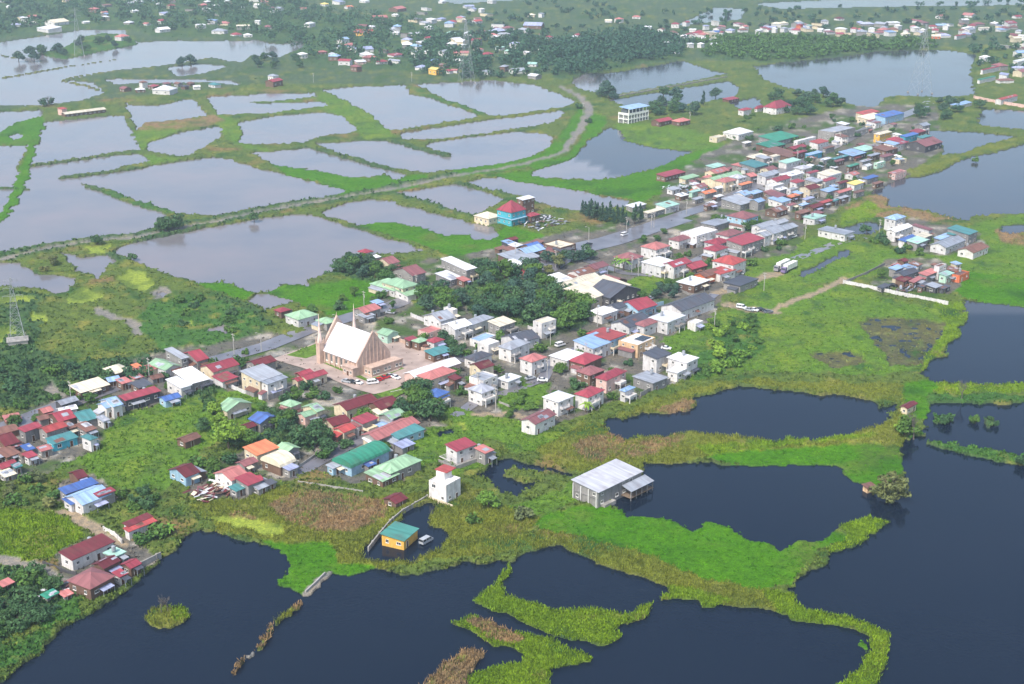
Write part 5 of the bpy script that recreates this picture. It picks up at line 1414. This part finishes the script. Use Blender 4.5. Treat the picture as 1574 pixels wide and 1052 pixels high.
grove("1078,500 1120,486 1165,500 1170,530 1140,562 1085,588 1068,575 1092,530", 26, ['bush_mid','bush_light','mid'], 3, 5.5, 'bright bushy tree on the meadow edge beside the last white houses', 'bushy trees at the meadow edge', 4, 4)
grove("-30,570 70,560 150,580 130,602 60,622 -30,640", 16, ['bush_dark','dark','bush_mid'], 3, 6, 'dark shrubby tree above the packed tin roofs', 'shrubs above the tin roofs', 4, 5)
grove("150,578 170,560 240,566 232,580 160,592", 7, ['dark','bush_dark'], 4, 6, 'dark tree beside the long cream roof', 'trees beside the long cream roof', 4, 6)
grove("612,640 628,606 660,604 672,640 645,668 620,664", 10, ['dark','dark','mid'], 6, 9, 'dark round tree beside the blue roofed cream house', 'trees beside the blue roofed cream house', 3.5, 7)
grove("452,682 478,668 505,675 505,700 470,706", 7, ['dark'], 6, 8.5, 'dark tree behind the cream vaulted roof', 'trees behind the cream vaulted roof', 3.5, 8)
grove("400,662 425,640 450,655 440,672", 5, ['dark','mid'], 5, 7, 'tree between the blue gable and pale green roofs', 'trees by the blue gable', 3.5, 9)
grove("310,660 335,640 380,650 395,690 350,700", 7, ['mid','light','dark'], 5, 8, 'leafy tree in the green field by the rusty shack', 'trees of the green field', 4, 10)
tree(*at(352,692)[:2], 'light', 11, 'big pale green tree beside the green field')
grove("990,440 1040,446 1040,460 1000,462", 7, ['mid','blue'], 4, 6.5, 'tree behind the charcoal gabled warehouse', 'trees behind the charcoal warehouse', 3.5, 11)
grove("832,400 860,392 900,395 905,410 850,416", 8, ['blue','dark'], 5, 8, 'greyish tree beside the flooded street bend', 'trees by the street bend', 3.5, 12)
grove("255,475 300,455 370,475 415,500 340,522 270,505", 9, ['bush_dark','bush_mid'], 2.5, 4.5, 'dark bush in the marsh above the church road', 'bushes of the marsh above the road', 5, 13)
grove("-20,745 60,738 100,752 80,786 0,782", 10, ['bush_olive','bush_mid','olive'], 3, 5, 'olive bush beside the blue roofed sheds', 'bushes beside the blue roofed sheds', 3.5, 14)
grove("188,822 232,806 250,826 212,840", 7, ['dark','bush_mid'], 4, 5.5, 'leafy tree in front of the red and maroon sheds', 'trees before the red and maroon sheds', 3, 15)
grove("-20,905 55,885 95,918 70,960 -10,990", 16, ['bush_dark','dark','bush_mid'], 3, 5.5, 'dark tree on the bank below the brown house', 'trees on the bank below the brown house', 4, 16)
grove("182,762 230,755 242,785 195,792", 6, ['bush_mid','bush_dark'], 3, 4.5, 'bush below the grey walled shed', 'bushes below the grey walled shed', 3, 17)
grove("1180,152 1210,142 1270,152 1318,165 1300,182 1240,182 1190,180", 18, ['blue','dark'], 7, 11, 'dark tree beside the far crimson hipped house', 'trees beside the far crimson house', 6, 18)
grove("1402,178 1440,152 1510,166 1500,186 1440,192", 14, ['blue','dark'], 6, 9, 'dark tree on the far bank by the flood wall', 'trees on the far bank', 6, 19)
grove("995,150 1040,148 1055,176 1000,182", 11, ['blue','dark'], 8, 11, 'tree behind the white concrete frame building', 'trees behind the concrete frame building', 6, 20)
grove("916,166 930,138 945,142 945,168", 5, ['blue'], 9, 13, 'tall tree at the bend of the far track', 'trees at the far track bend', 5, 21)
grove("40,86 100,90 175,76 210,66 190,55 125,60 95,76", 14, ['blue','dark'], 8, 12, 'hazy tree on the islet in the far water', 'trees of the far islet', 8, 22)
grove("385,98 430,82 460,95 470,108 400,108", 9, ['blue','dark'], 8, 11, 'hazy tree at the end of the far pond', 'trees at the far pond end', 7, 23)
grove("1085,345 1120,335 1210,345 1200,365", 5, ['mid','blue'], 4, 6, 'tree between the two rows of white houses', 'trees between the white houses', 4, 24)
grove("1315,350 1345,355 1395,378 1400,395 1350,385", 7, ['bush_dark','bush_mid'], 3, 5, 'bush beside the blue roofed cluster', 'bushes beside the blue roofed cluster', 4, 25)
grove("640,512 690,528 720,548 690,552 640,530", 8, ['dark','bush_mid'], 3.5, 5.5, 'tree on the lane behind the church yard wall', 'trees behind the church yard wall', 4, 26)
grove("1180,262 1230,240 1290,262 1240,285", 8, ['blue','dark'], 4.5, 7, 'tree among the market roofs', 'trees among the market roofs', 5, 27)
TK = ['bush_mid','bush_dark','bush_mid','mid']
for i, (pl, n, wh) in enumerate((("400,600 480,600 560,620 640,640 600,700 480,720 400,690",16,'between the roofs below the church'),("640,560 760,520 860,540 900,620 800,650 700,620",18,'in the yards of the white houses'),("860,480 1000,440 1090,470 1060,580 960,610 880,580",14,'among the meadow side houses'),
   ("980,370 1100,340 1230,340 1200,390 1090,440 1000,430",20,'among the crimson roofed rows'),("1040,290 1180,230 1330,190 1430,200 1380,260 1240,330",40,'among the roofs of the far town'),("1180,200 1300,180 1340,210 1240,250 1150,240",16,'in the tin roofed far quarter'),("450,480 600,440 720,400 800,380 860,395 720,440 600,500",16,'along the flooded street'),
   ("0,640 120,600 260,560 400,540 420,600 300,610 160,640 60,720",16,'along the road above the field'),("1090,195 1180,175 1200,230 1120,245",8,'at the far green meadow houses'),("270,720 420,690 470,740 360,775",8,'around the rusty tin heap'))):
    grove(pl, n, TK, 2.4, 5.2, 'small leafy bush '+wh, 'small bushes '+wh, 4, 60+i, 6.5)
for k, (x, y) in enumerate(((895.6,331),(909,337),(918,340),(932,343),(943,345),(956,348),(984,342),(926,337),(900,333),(914,341),(938,338),(949,341),(962,350),(976,346),(905,338),(922,343))):
    tree(*at(x, y)[:2], 'conifer', 8.5+((k*7)%4), 'feathery blue-green tree in the row along the flooded street', 'feathery trees along the flooded street')
for x, y, kd, h, lb in ((750,785,'light',7,'bright round tree beside the weedy pond'),(727,806,'bush_mid',4,'green bush by the bank below the tall pale concrete house'),(806,800,'bush_olive',5,'grey-green bush at the bright weed edge'),(1366,768,'spread',12.5,'spreading olive tree standing in the dark pond'),
  (1404,676,'bare',11,'bare dead tree on the small pond islet'),(1390,672,'mid',8.5,'leafy green tree beside the bare tree on the islet'),(1384,668,'light',5.5,'yellow-green tree on the bank below the lone hut'),(1478,618,'bare',9,'thin bare tree on the narrow grass bank'),(258,944,'bare',7,'pale dead tree on the round weed island'),(248,946,'bare',6,'smaller dead tree on the round weed island'),
  (75,166,'bare',12,'dark bare tree by the long fish pond house'),(68,165,'dark',8,'dark tree beside the bare tree at the fish ponds'),(80,163,'blue',7,'small tree behind the bare tree at the fish ponds'),
  (258,356,'dark',9,'dark tree on the dyke corner, leaning over the pond'),(274,353,'dark',9.5,'dark tree on the dyke beside the pond channel'),(248,357,'dark',8,'smaller dark tree on the dyke corner'),(150,378,'dark',6,'lone dark tree on the dyke near the lime algae'),(391,342,'dark',6,'lone dark tree on the dyke by the largest pond'),
  (205,401,'bush_dark',4,'grey bush at the edge of the largest pond'),(83,410,'olive',6,'olive tree on the marsh islet'),(70,420,'bush_olive',4,'olive bush on the marsh islet'),(262,825,'palm',4.6,'small bright palm on the pond bank by the maroon shed'),
  (900,636,'palm',5.5,'bright palm beside the white houses at the pond'),(958,418,'palm',8,'palm in front of the brown roofed white house'),(953,412,'palm',7,'shorter palm beside the brown roofed white house'),(945,421,'palm',7,'palm at the corner of the brown roofed white house'),
  (1067,178,'blue',12,'tall dark tree near the far red roofs'),(1081,164,'conifer',13,'tall pointed tree at the far pond'),(1100,152,'blue',10,'round tree at the far pond edge'),(1280,166,'dark',13,'great dark round tree beside the far lake'),
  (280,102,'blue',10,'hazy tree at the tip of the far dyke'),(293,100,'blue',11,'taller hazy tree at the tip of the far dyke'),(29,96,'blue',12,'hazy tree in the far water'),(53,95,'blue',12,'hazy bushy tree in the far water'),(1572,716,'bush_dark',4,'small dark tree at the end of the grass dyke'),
  (1453,652,'bush_dark',4,'dark bush at the tip of the grassy spit'),(1500,651,'bush_mid',3,'green bush standing in the pond'),(1530,656,'bush_dark',2.5,'dark bush standing in the pond'),(890,168,'bush_dark',6,'dark shrub beside the far track'),(905,190,'bush_dark',5,'dark shrub on the far track bend'),
  (1010,555,'bush_light',3,'small garden tree below the blue wall'),(415,605,'bush_mid',3.5,'bush beside the crimson sheds by the church'),(470,600,'bush_dark',4,'dark bush below the church yard'),(520,605,'bush_mid',3,'green bush below the church yard corner'),(1100,400,'bush_mid',4,'bush among the crimson roofed houses'),(845,425,'olive',6,'grey tree by the white roof block'),
  (860,414,'olive',8,'wispy grey tree at the street bend'),(1355,430,'mid',5,'tree at the yard wall by the roofs'),(1412,395,'mid',5,'tree between the mint and lavender roofs'),(1500,250,'bush_mid',4,'bush at the pond bank by the far town'),(1238,240,'bush_dark',5,'bush behind the blue awning in the far town'),(940,615,'bush_mid',3.5,'bush by the pale house tower')):
    tree(*at(x, y)[:2], kd, h, lb, z=-.2 if (1350 < x < 1380 and y > 700) else .3)

# the far woods: one mass each
def wood(name, label, poly, n, h0, h1, leaf, seed):
    r = np.random.RandomState(seed); q = random.Random(seed); W = [tuple(at(*p)[:2]) for p in pts(poly)]; xs = [p[0] for p in W]; ys = [p[1] for p in W]; bl = []; c = 0
    while c < n:
        x, y = q.uniform(min(xs),max(xs)), q.uniform(min(ys),max(ys))
        if not inside(W, x, y) or any((x-a)**2+(y-b)**2 < 110 for a, b in HOUSES+FARP): continue
        c += 1; h = q.uniform(h0,h1); w = h*q.uniform(.35,.8)
        for k in range(4): bl.append((x+q.uniform(-w,w)*.6, y+q.uniform(-w,w)*.6, h*q.uniform(.35,.75), w*.6, w*.6, h*.27))
    o = link(name, quads_mesh(name, leaves(bl, 15, 1.2, seed), LEAF[leaf])); tag(o, label, 'woodland', None, 'stuff')
# ------------------------------------------------------------------ FAR HOUSES, small in the haze
FAR = """
A 150,130 50 w w
A 345,150 150 e w
A 300,190 180 w w
A 520,145 50 w w
A 640,125 50 w e
A 200,110 70 p n
A 570,75 70 p n
A 830,25 80 w w
A 815,75 50 w w
A 630,85 50 p e
A 740,245 90 p w
A 985,195 95 w w
A 890,155 55 p w
A 1215,175 70 w w
A 1330,205 110 y w
A 1430,220 70 c w
A 1500,225 60 w w
A 1250,75 55 w w
A 1310,45 55 w w
A 1230,40 60 p n
A 1560,150 40 w w
A 1555,45 50 e w
A 60,50 40 w w
A 20,12 50 y w
A 760,552 70 k n
A 850,558 70 w n
A 930,538 80 c n
A 1010,522 50 k y
A 1000,566 150 w w
A 1080,522 60 n y
A 1120,540 50 d n
A 1190,542 50 w w
A 1155,520 50 n n
A 1300,528 90 t w
A 870,530 50 n w
A 380,695 40 r p
B 670,15 75 w w
B 515,25 80 v w
B 430,35 60 Y w
B 575,52 60 o w
B 300,62 50 p e
B 25,50 40 w w
B 100,32 55 p n
B 870,68 130 p n
B 860,100 60 w w
B 760,122 120 p n
B 340,165 80 w w
B 670,215 150 r Y
B 715,172 60 w w
B 660,182 80 k n
B 540,262 80 l w
B 860,210 50 w w
B 660,318 150 v w
B 295,355 65 w w
B 415,328 70 p n
B 490,367 80 l n
B 555,396 100 c w
B 645,388 80 w p
B 690,375 60 p n
B 620,432 80 k n
B 775,388 80 c w
B 985,365 50 w w
B 1015,420 90 v w
B 1095,382 70 l n
B 1060,325 80 w w
B 1075,140 80 w w
B 1255,132 65 e e
B 1348,140 80 r w
B 1060,242 75 c w
B 1190,212 70 M w
B 1200,290 65 w w
B 1268,287 45 w w
B 1100,450 90 Y Y
B 1180,445 60 c w
B 1215,440 50 p w
B 1410,342 90 c n
B 1360,312 60 p w
B 1490,302 60 M w
B 1540,322 60 M w
B 1410,448 70 y w
B 1515,432 70 y n
B 1140,18 60 w w
B 1440,20 60 w w
B 1378,76 40 w w
B 1300,48 80 v w
B 1475,205 110 v n
B 125,522 125 c n
B 120,490 70 y w
B 1150,340 70 y w
B 1240,380 70 w w
B 1150,410 60 n n
B 980,330 60 y w
C 145,102 60 e e
C 205,104 45 y w
C 160,170 150 v n
C 100,200 110 y w
C 215,222 60 p w
C 255,237 55 c w
C 440,222 85 c w
C 400,247 50 w w
C 390,272 45 c w
C 460,260 35 w w
C 612,135 55 e w
C 675,137 60 p w
C 780,112 65 p w
C 850,175 55 w w
C 875,207 65 l w
C 1015,168 60 c w
C 1080,158 50 c w
C 1160,217 110 c w
C 1250,207 80 b w
C 1120,192 50 w w
C 1295,207 40 c w
C 1070,230 60 w w
C 1190,250 85 w w
C 970,270 55 w w
C 1050,292 45 w w
C 1105,292 45 w w
C 1168,292 45 w w
C 1245,292 50 w w
C 1025,328 50 w w
C 1400,158 70 c w
C 1430,184 55 p w
C 1550,192 55 c w
C 1520,208 45 w w
C 45,290 80 v w
C 120,332 50 w w
C 210,307 55 p w
C 150,402 80 M w
C 60,442 110 y w
C 165,475 90 w y
C 930,190 50 n w
C 1200,180 45 v w
D 20,192 55 c w
D 65,197 50 w w
D 215,182 42 c o
D 205,142 50 e w
D 275,167 40 M w
D 455,122 60 m w
D 345,192 45 w w
D 380,197 45 w w
D 455,187 42 M w
D 545,197 50 c w
D 575,190 50 p w
D 650,197 50 w w
D 710,162 90 y y
D 720,192 90 p y
D 810,180 60 w w
D 920,137 80 c w
D 915,192 60 w w
D 960,192 45 w w
D 1020,172 60 c w
D 1070,110 70 p w
D 1040,232 65 e o
D 1480,157 90 c w
D 1530,110 60 c w
D 1260,167 60 c w
D 1240,102 80 p w
D 1560,242 50 w w
D 1530,287 60 e w
D 120,195 50 y w
D 600,205 60 y w
D 760,205 60 n w
D 860,195 45 p w
D 1100,180 50 w w
D 1540,200 60 y w
"""
FARP = []
rf = random.Random(21)
for ln in FAR.strip().splitlines():
    t, p, w, rk, wk = ln.split(); zx, zy = (float(v) for v in p.split(',')); x0, y0 = TILE[t]; x, y = x0+zx/ZK, y0+zy/ZK
    o = at(x, y+1.0, .3); D = o.length; wm_px = float(w)/ZK; Wm = wm_px*math.hypot(D, CAM_H)/FPX
    a = max(Wm*.36, 2.6); b = max(min(a*rf.uniform(.6,.95), 9), 2.4); h = rf.choice((3.2,3.4,5.6)) if Wm < 20 else 4.6
    if rk == 'c' and wk == 'o': h = 7
    kd = rf.choice('gghhs'); az = R(46+rf.choice((0,-90,-20,15,-60)))
    nm = 'cottage' if h < 4 else ('house' if h > 5 else 'barn'); root = link(nm, None, None, o, az); root.empty_display_size = 2
    link('roof', roof_mesh(kd, a, b, h, rmat(rk)), root); link('wall', wall_mesh(kd, a, b, h, wmat(wk)), root)
    for k in range(2 if wm_px > 14 else 0): put(WIN, 'window', root, (-a*.5+k*a, -b-.004, h*.55), 0, 1.3, 1.1)
    tag(root, None, nm); FARP.append((o.x, o.y))
    BUILT.append((root, x, y, nm, 'tiny' if wm_px < 13 else ('long' if wm_px > 28 else 'small'), '', WALLC[wk][1], ROOFC[rk][1], {'g':'gabled','h':'hipped','s':'sloping'}[kd]))
# long roofed fish-pond house in the upper corner of the ponds
q0, q1 = at(98, 181, .3), at(160, 173, .3); d = q1-q0; root = link('fish_pen_house', None, None, (q0+q1)/2, math.atan2(d.y, d.x)); L = d.length/2
m = roof_mesh('g', L, 3.2, 3.0, rmat('e')); link('roof', m, root); link('wall', wall_mesh('g', L, 3.2, 3.0, wmat('n')), root)
for k in range(9): put(WIN, 'window', root, (-L+2+k*(2*L-4)/8, -3.204, 1.7), 0, 1.2, .9)
tag(root, 'long low cream roofed fish farm house standing between the ponds', 'house')
# more houses of the packed far town, and the tiny roofs of the far villages
ri = random.Random(31)
def infill(pl, n, gap, make):
    W = [tuple(at(*q)[:2]) for q in pts(pl)]; xs = [p[0] for p in W]; ys = [p[1] for p in W]; c = t = 0
    while c < n and t < 6000:
        t += 1; x, y = ri.uniform(min(xs), max(xs)), ri.uniform(min(ys), max(ys))
        if inside(W, x, y) and not any((x-a)**2+(y-b)**2 < gap*gap for a, b in HOUSES+FARP): c += 1; FARP.append((x, y)); make(x, y)
def townhouse(x, y):
    a, b, h = ri.uniform(3.2,5.5), ri.uniform(2.8,4.2), ri.choice((3.2,4.4,5.4,5.8)); rk, wk = ri.choice('ckyywnepxxml'), ri.choice('wwweyyp'); kd = ri.choice('gghsf')
    root = link('house', None, None, (x, y, .35), R(46)+ri.gauss(0,.06)); link('roof', roof_mesh(kd, a, b, h, rmat(rk)), root); link('wall', wall_mesh(kd, a, b, h, wmat(wk)), root)
    openings(root, a, b, h, ri, .8); extras(root, kd, a, b, h, ri, wk, rk); tag(root, None, 'house'); px_, py_ = pix(x, y)
    BUILT.append((root, px_, py_, 'house', '', 'two-storey' if h > 4.9 else 'single-storey', WALLC[wk][1], ROOFC[rk][1], {'g':'gabled','h':'hipped','s':'sloping','f':'flat'}[kd]))
infill("1060,300 1150,255 1240,215 1330,190 1425,195 1430,225 1390,255 1300,300 1240,325 1180,330", 26, 8.5, townhouse)
infill("640,520 760,500 800,540 830,580 740,620 700,570", 6, 11, townhouse)
def far_cottages(where):
    def make(x, y):
        a, b, h = ri.uniform(4,8), ri.uniform(3.2,5.5), ri.choice((3,3.4,5.4)); rk, wk = ri.choice('wwxypcnkelv'), ri.choice('wwey'); kd = ri.choice('ghs')
        root = link('cottage', None, None, (x, y, .3), ri.random()*3); link('roof', roof_mesh(kd, a, b, h, rmat(rk)), root); link('wall', wall_mesh(kd, a, b, h, wmat(wk)), root)
        tag(root, 'tiny hazy roof '+where, 'cottage', 'tiny far roofs '+where)
    return make
infill("610,18 760,10 790,60 760,118 640,112 560,100 500,90 560,60", 45, 13, far_cottages('in the village around the tall far pylon'))
infill("1020,52 1100,40 1574,36 1574,56 1400,60 1150,56 1080,66", 60, 13, far_cottages('along the shore road behind the mangroves'))
infill("0,0 430,-8 480,18 400,52 240,52 100,38 0,50", 36, 18, far_cottages('under the trees of the far wooded shore')); infill("1500,60 1574,58 1640,140 1520,138", 14, 14, far_cottages('on the bank beyond the far lake'))
# patched tin shacks that fill the gaps of the packed quarters
rs = random.Random(77)
for pl, n, wh in (("0,650 60,640 130,610 150,650 90,690 0,735",7,'squeezed between the roofs by the green field'),("1045,285 1150,255 1300,205 1420,190 1430,225 1300,300 1180,325 1080,320",40,'squeezed between the roofs of the far town'),("1365,405 1480,415 1470,440 1380,440",6,'in the fenced yard cluster'),
                  ("760,375 840,375 830,400 770,405",6,'in the timber strewn street corner'),("580,640 640,660 620,700 560,720",6,'around the emerald hall'),("170,590 250,565 240,590 190,610",4,'by the junk pile on the road')):
    W = [tuple(at(*q)[:2]) for q in pts(pl)]; xs = [p[0] for p in W]; ys = [p[1] for p in W]; c = t = 0
    while c < n and t < 4000:
        t += 1; x, y = rs.uniform(min(xs), max(xs)), rs.uniform(min(ys), max(ys))
        if not inside(W, x, y) or any((x-a)**2+(y-b)**2 < 36 for a, b in HOUSES+FARP): continue
        c += 1; FARP.append((x, y)); a, b, h = rs.uniform(1.6,3.4), rs.uniform(1.4,2.4), rs.uniform(2.1,3.0); rk, wk = rs.choice('nnmyyekpwwlp'), rs.choice('nnydwe'); kd = rs.choice('ssg')
        root = link('shack', None, None, (x, y, .35), R(46)+rs.gauss(0,.12)); link('roof', roof_mesh(kd, a, b, h, rmat(rk)), root); link('wall', wall_mesh(kd, a, b, h, wmat(wk)), root); put(DOOR, 'door', root, (0, -b-.004, .1))
        tag(root, 'small patched tin shack '+wh, 'shack', 'tin shacks '+wh)
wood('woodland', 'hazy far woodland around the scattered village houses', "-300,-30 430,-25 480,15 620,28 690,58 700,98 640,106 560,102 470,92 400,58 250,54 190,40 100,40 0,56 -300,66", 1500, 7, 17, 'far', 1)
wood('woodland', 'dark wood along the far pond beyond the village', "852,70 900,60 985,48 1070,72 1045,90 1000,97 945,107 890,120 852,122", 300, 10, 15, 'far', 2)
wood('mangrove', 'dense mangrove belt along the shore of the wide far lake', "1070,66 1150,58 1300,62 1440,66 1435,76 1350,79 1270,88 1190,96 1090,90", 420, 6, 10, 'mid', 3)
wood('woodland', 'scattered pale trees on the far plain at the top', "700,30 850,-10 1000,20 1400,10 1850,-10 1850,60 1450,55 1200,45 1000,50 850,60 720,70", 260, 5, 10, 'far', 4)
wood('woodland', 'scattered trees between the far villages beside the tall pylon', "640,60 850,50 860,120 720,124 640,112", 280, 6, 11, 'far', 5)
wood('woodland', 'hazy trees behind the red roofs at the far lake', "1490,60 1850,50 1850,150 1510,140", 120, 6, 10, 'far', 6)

# ------------------------------------------------------------------ GROUND COVER: reeds, weeds and low scrub, too many to count
def ground_cover():
    r = np.random.RandomState(5); X, Y, Z, cls = (ARR[k].ravel() for k in ('X','Y','Z','cls')); py = ARR['py'].ravel(); pxv = ARR['px'].ravel()
    prob = np.array([0,.10,.05,.30,.26,.0,.02,.10,0,.14,.05,.03,0,.34,.10])[cls]*np.clip((py-150)/500,.05,1.0)*((pxv>-60)&(pxv<1640)&(py<1090))
    # thicker along the water's edge
    C2 = ARR['cls']; edge = np.zeros(C2.shape, bool)
    for dy, dx in ((0,1),(0,-1),(1,0),(-1,0)): edge |= np.roll(C2, (dy,dx), (0,1)) == 0
    prob = np.where(edge.ravel() & (cls > 0) & (cls != 2) & (cls != 6) & (cls != 12), prob*2.2, prob)
    s = np.nonzero(r.random_sample(X.shape) < prob)[0]
    n = len(s); B = 5
    x = np.repeat(X[s], B)+r.normal(size=n*B)*.4; y = np.repeat(Y[s], B)+r.normal(size=n*B)*.4; z = np.repeat(Z[s], B); c = np.repeat(cls[s], B)
    hgt = np.array([0,.5,.22,.7,.75,0,.5,.4,0,.8,.4,1,0,.65,.55])[c]*r.uniform(.5,1.3,n*B); wid = np.array([0,.35,.3,.11,.12,0,.35,.3,0,.5,.3,.8,0,.13,.35])[c]*r.uniform(.6,1.4,n*B)
    a = r.uniform(0,6.283,n*B); lx, ly = r.normal(size=n*B)*.4*hgt, r.normal(size=n*B)*.4*hgt; ux, uy = np.cos(a)*wid, np.sin(a)*wid
    V = np.stack([np.stack([x-ux,y-uy,z-.15],-1), np.stack([x+ux,y+uy,z-.15],-1), np.stack([x+ux*.55+lx,y+uy*.55+ly,z+hgt],-1), np.stack([x-ux*.55+lx,y-uy*.55+ly,z+hgt*.85],-1)],1).reshape(-1,3)
    base = np.array([CLS[i][0] for i in range(max(CLS)+1)])[c]*r.uniform(.9,1.6,(n*B,1))*np.array([1,1,1])+r.normal(size=(n*B,1))*.008*np.array([1.2,1,.2])
    colr = np.repeat(np.clip(base,.008,.6), 4, 0)
    me = grid_mesh('reeds', V, np.arange(len(V)).reshape(-1,4), colr); me.materials.append(MATS['cover'])
    o = link('reeds', me); tag(o, 'reeds, weeds and low scrub covering the banks and fields', 'ground cover', None, 'stuff')
    print('TUFTS', n)
ground_cover()

# ------------------------------------------------------------------ LABELS: what sets each house apart
ZONES = [(30,690,'in the packed tin-roofed row by the green field'),(150,640,'above the green field corner'),(180,590,'along the road above the green field'),(270,565,'by the road near the white sheds'),(310,600,'beside the crimson roofs on the road'),(400,585,'near the three-storey grey house'),
 (130,765,'in the weeds below the field'),(130,880,'on the pond bank by the dirt track'),(215,815,'beside the trees at the pond'),(20,895,'in the dark bank trees'),(360,745,'around the rusty tin heap'),(280,720,'in the green field'),(300,680,'in the green field trees'),(410,690,'before the dark round trees'),(400,640,'among trees behind the field'),(460,650,'between the field and church'),
 (545,625,'in the compound below the church'),(560,690,'beside the emerald hall'),(620,690,'in the lane end by the pond'),(690,720,'by the weedy pond'),(660,600,'beside the church yard corner'),(680,545,'behind the church yard wall'),(740,575,'on the lane past the church'),(800,540,'on the lane below the grove'),
 (450,490,'at the marsh end of the street'),(560,475,'on the street behind the spires'),(590,510,'against the church yard wall'),(680,500,'before the dark grove'),(610,430,'at the big pond end of the street'),(700,410,'by the street before the grove'),(800,385,'in the tin-roofed street corner'),(780,335,'by the turquoise house'),
 (870,440,'in the cream compound by the grove'),(850,480,'beside the white tower house'),(940,480,'in the row behind the grove'),(1010,480,'in the walled row by the meadow'),(880,560,'in the middle of the white row'),(940,570,'in the crimson-roofed row by the pond'),(1040,560,'at the meadow end of the white row'),(860,620,'at the pond end of the white row'),
 (1000,400,'behind the big white house'),(1060,410,'beside the black canopy'),(1110,375,'in the crimson row by the lane'),(1080,345,'on the market lane'),(1180,350,'in the terrace at the lane end'),(1270,365,'in the lane meadow'),(1000,320,'in the low row along the feathery trees'),(1050,285,'at the pond end of the market'),(1120,270,'in the market row'),
 (1180,280,'in the market middle'),(1220,300,'at the market shore end'),(1260,275,'in the market by the lake'),(1310,280,'on the market shore by the marsh'),(1200,240,'in the tin-roofed far quarter'),(1260,235,'in the far town middle'),(1330,235,'on the far town shore'),(1270,205,'beside the long white far hall'),(1350,205,'at the far town end'),(1330,175,'at the far warehouses'),
 (1380,350,'in the blue-roofed meadow cluster'),(1470,375,'on the meadow behind the teal roof'),(1400,420,'in the fenced yard cluster'),(1040,185,'beside the concrete frame building'),(1120,205,'at the far green meadow'),(1185,165,'by the far crimson house'),(1540,140,'behind the flood wall'),(1470,160,'on the far bank'),
 (60,45,'at the far water bend'),(150,20,'in the far woodland corner'),(220,35,'in the woods over the far water'),(260,140,'in the pond hamlet'),(340,50,'on the wooded far shore'),(430,20,'in the far woods'),(480,50,'in the far woods by the water'),(540,100,'at the wood edge by the ponds'),(560,55,'at the red school clearing'),(600,20,'in the far village top'),(650,85,'in the village by the tall pylon'),(700,30,'beyond the tall pylon'),(740,80,'in the pylon village'),(420,132,'on the green far bank'),
 (810,45,'on the far plain'),(820,110,'at the dark wood edge'),(890,60,'above the dark far wood'),(960,35,'on the far open plain'),(1050,45,'in the far red hamlet'),(1080,70,'in the pale far hamlet'),(1150,45,'behind the mangrove belt'),(1230,45,'behind the mangrove belt middle'),(1320,45,'behind the lake mangroves'),(1420,45,'in the far lakeside town'),(1540,40,'in the far corner town'),(180,175,'by the fish ponds'),(710,115,'on the shore by the pylon')]
ORD = ['leftmost','second','third','fourth','fifth','sixth','seventh','eighth','ninth','tenth','eleventh','twelfth']
by = {}
for o, x, y, nm, sz, st, wc, rc, rt in BUILT:
    z = min(ZONES, key=lambda q: (q[0]-x)**2+(1.6*(q[1]-y))**2)[2]; kind = nm.replace('_', ' ')
    by.setdefault((st, wc, rc, rt, kind, z), []).append((x, o, sz))
for (st, wc, rc, rt, kind, z), L in by.items():
    L.sort(key=lambda q: q[0])
    for i, (x, o, sz) in enumerate(L):
        core = f"{wc} {kind} with {rc} {rt} roof"
        if len(L) > 1: lb = (ORD[i] if i == 0 else ORD[i]+' from left')+' '+core+' '+z
        elif st and len((st+' '+core+' '+z).split()) <= 16: lb = st+' '+core+' '+z
        else: lb = ((sz+' ') if sz else '')+core+' '+z
        w = lb.split(); o['label'] = ' '.join(w[:16])
        o['group'] = 'houses '+z if kind == 'house' else kind+'s '+z
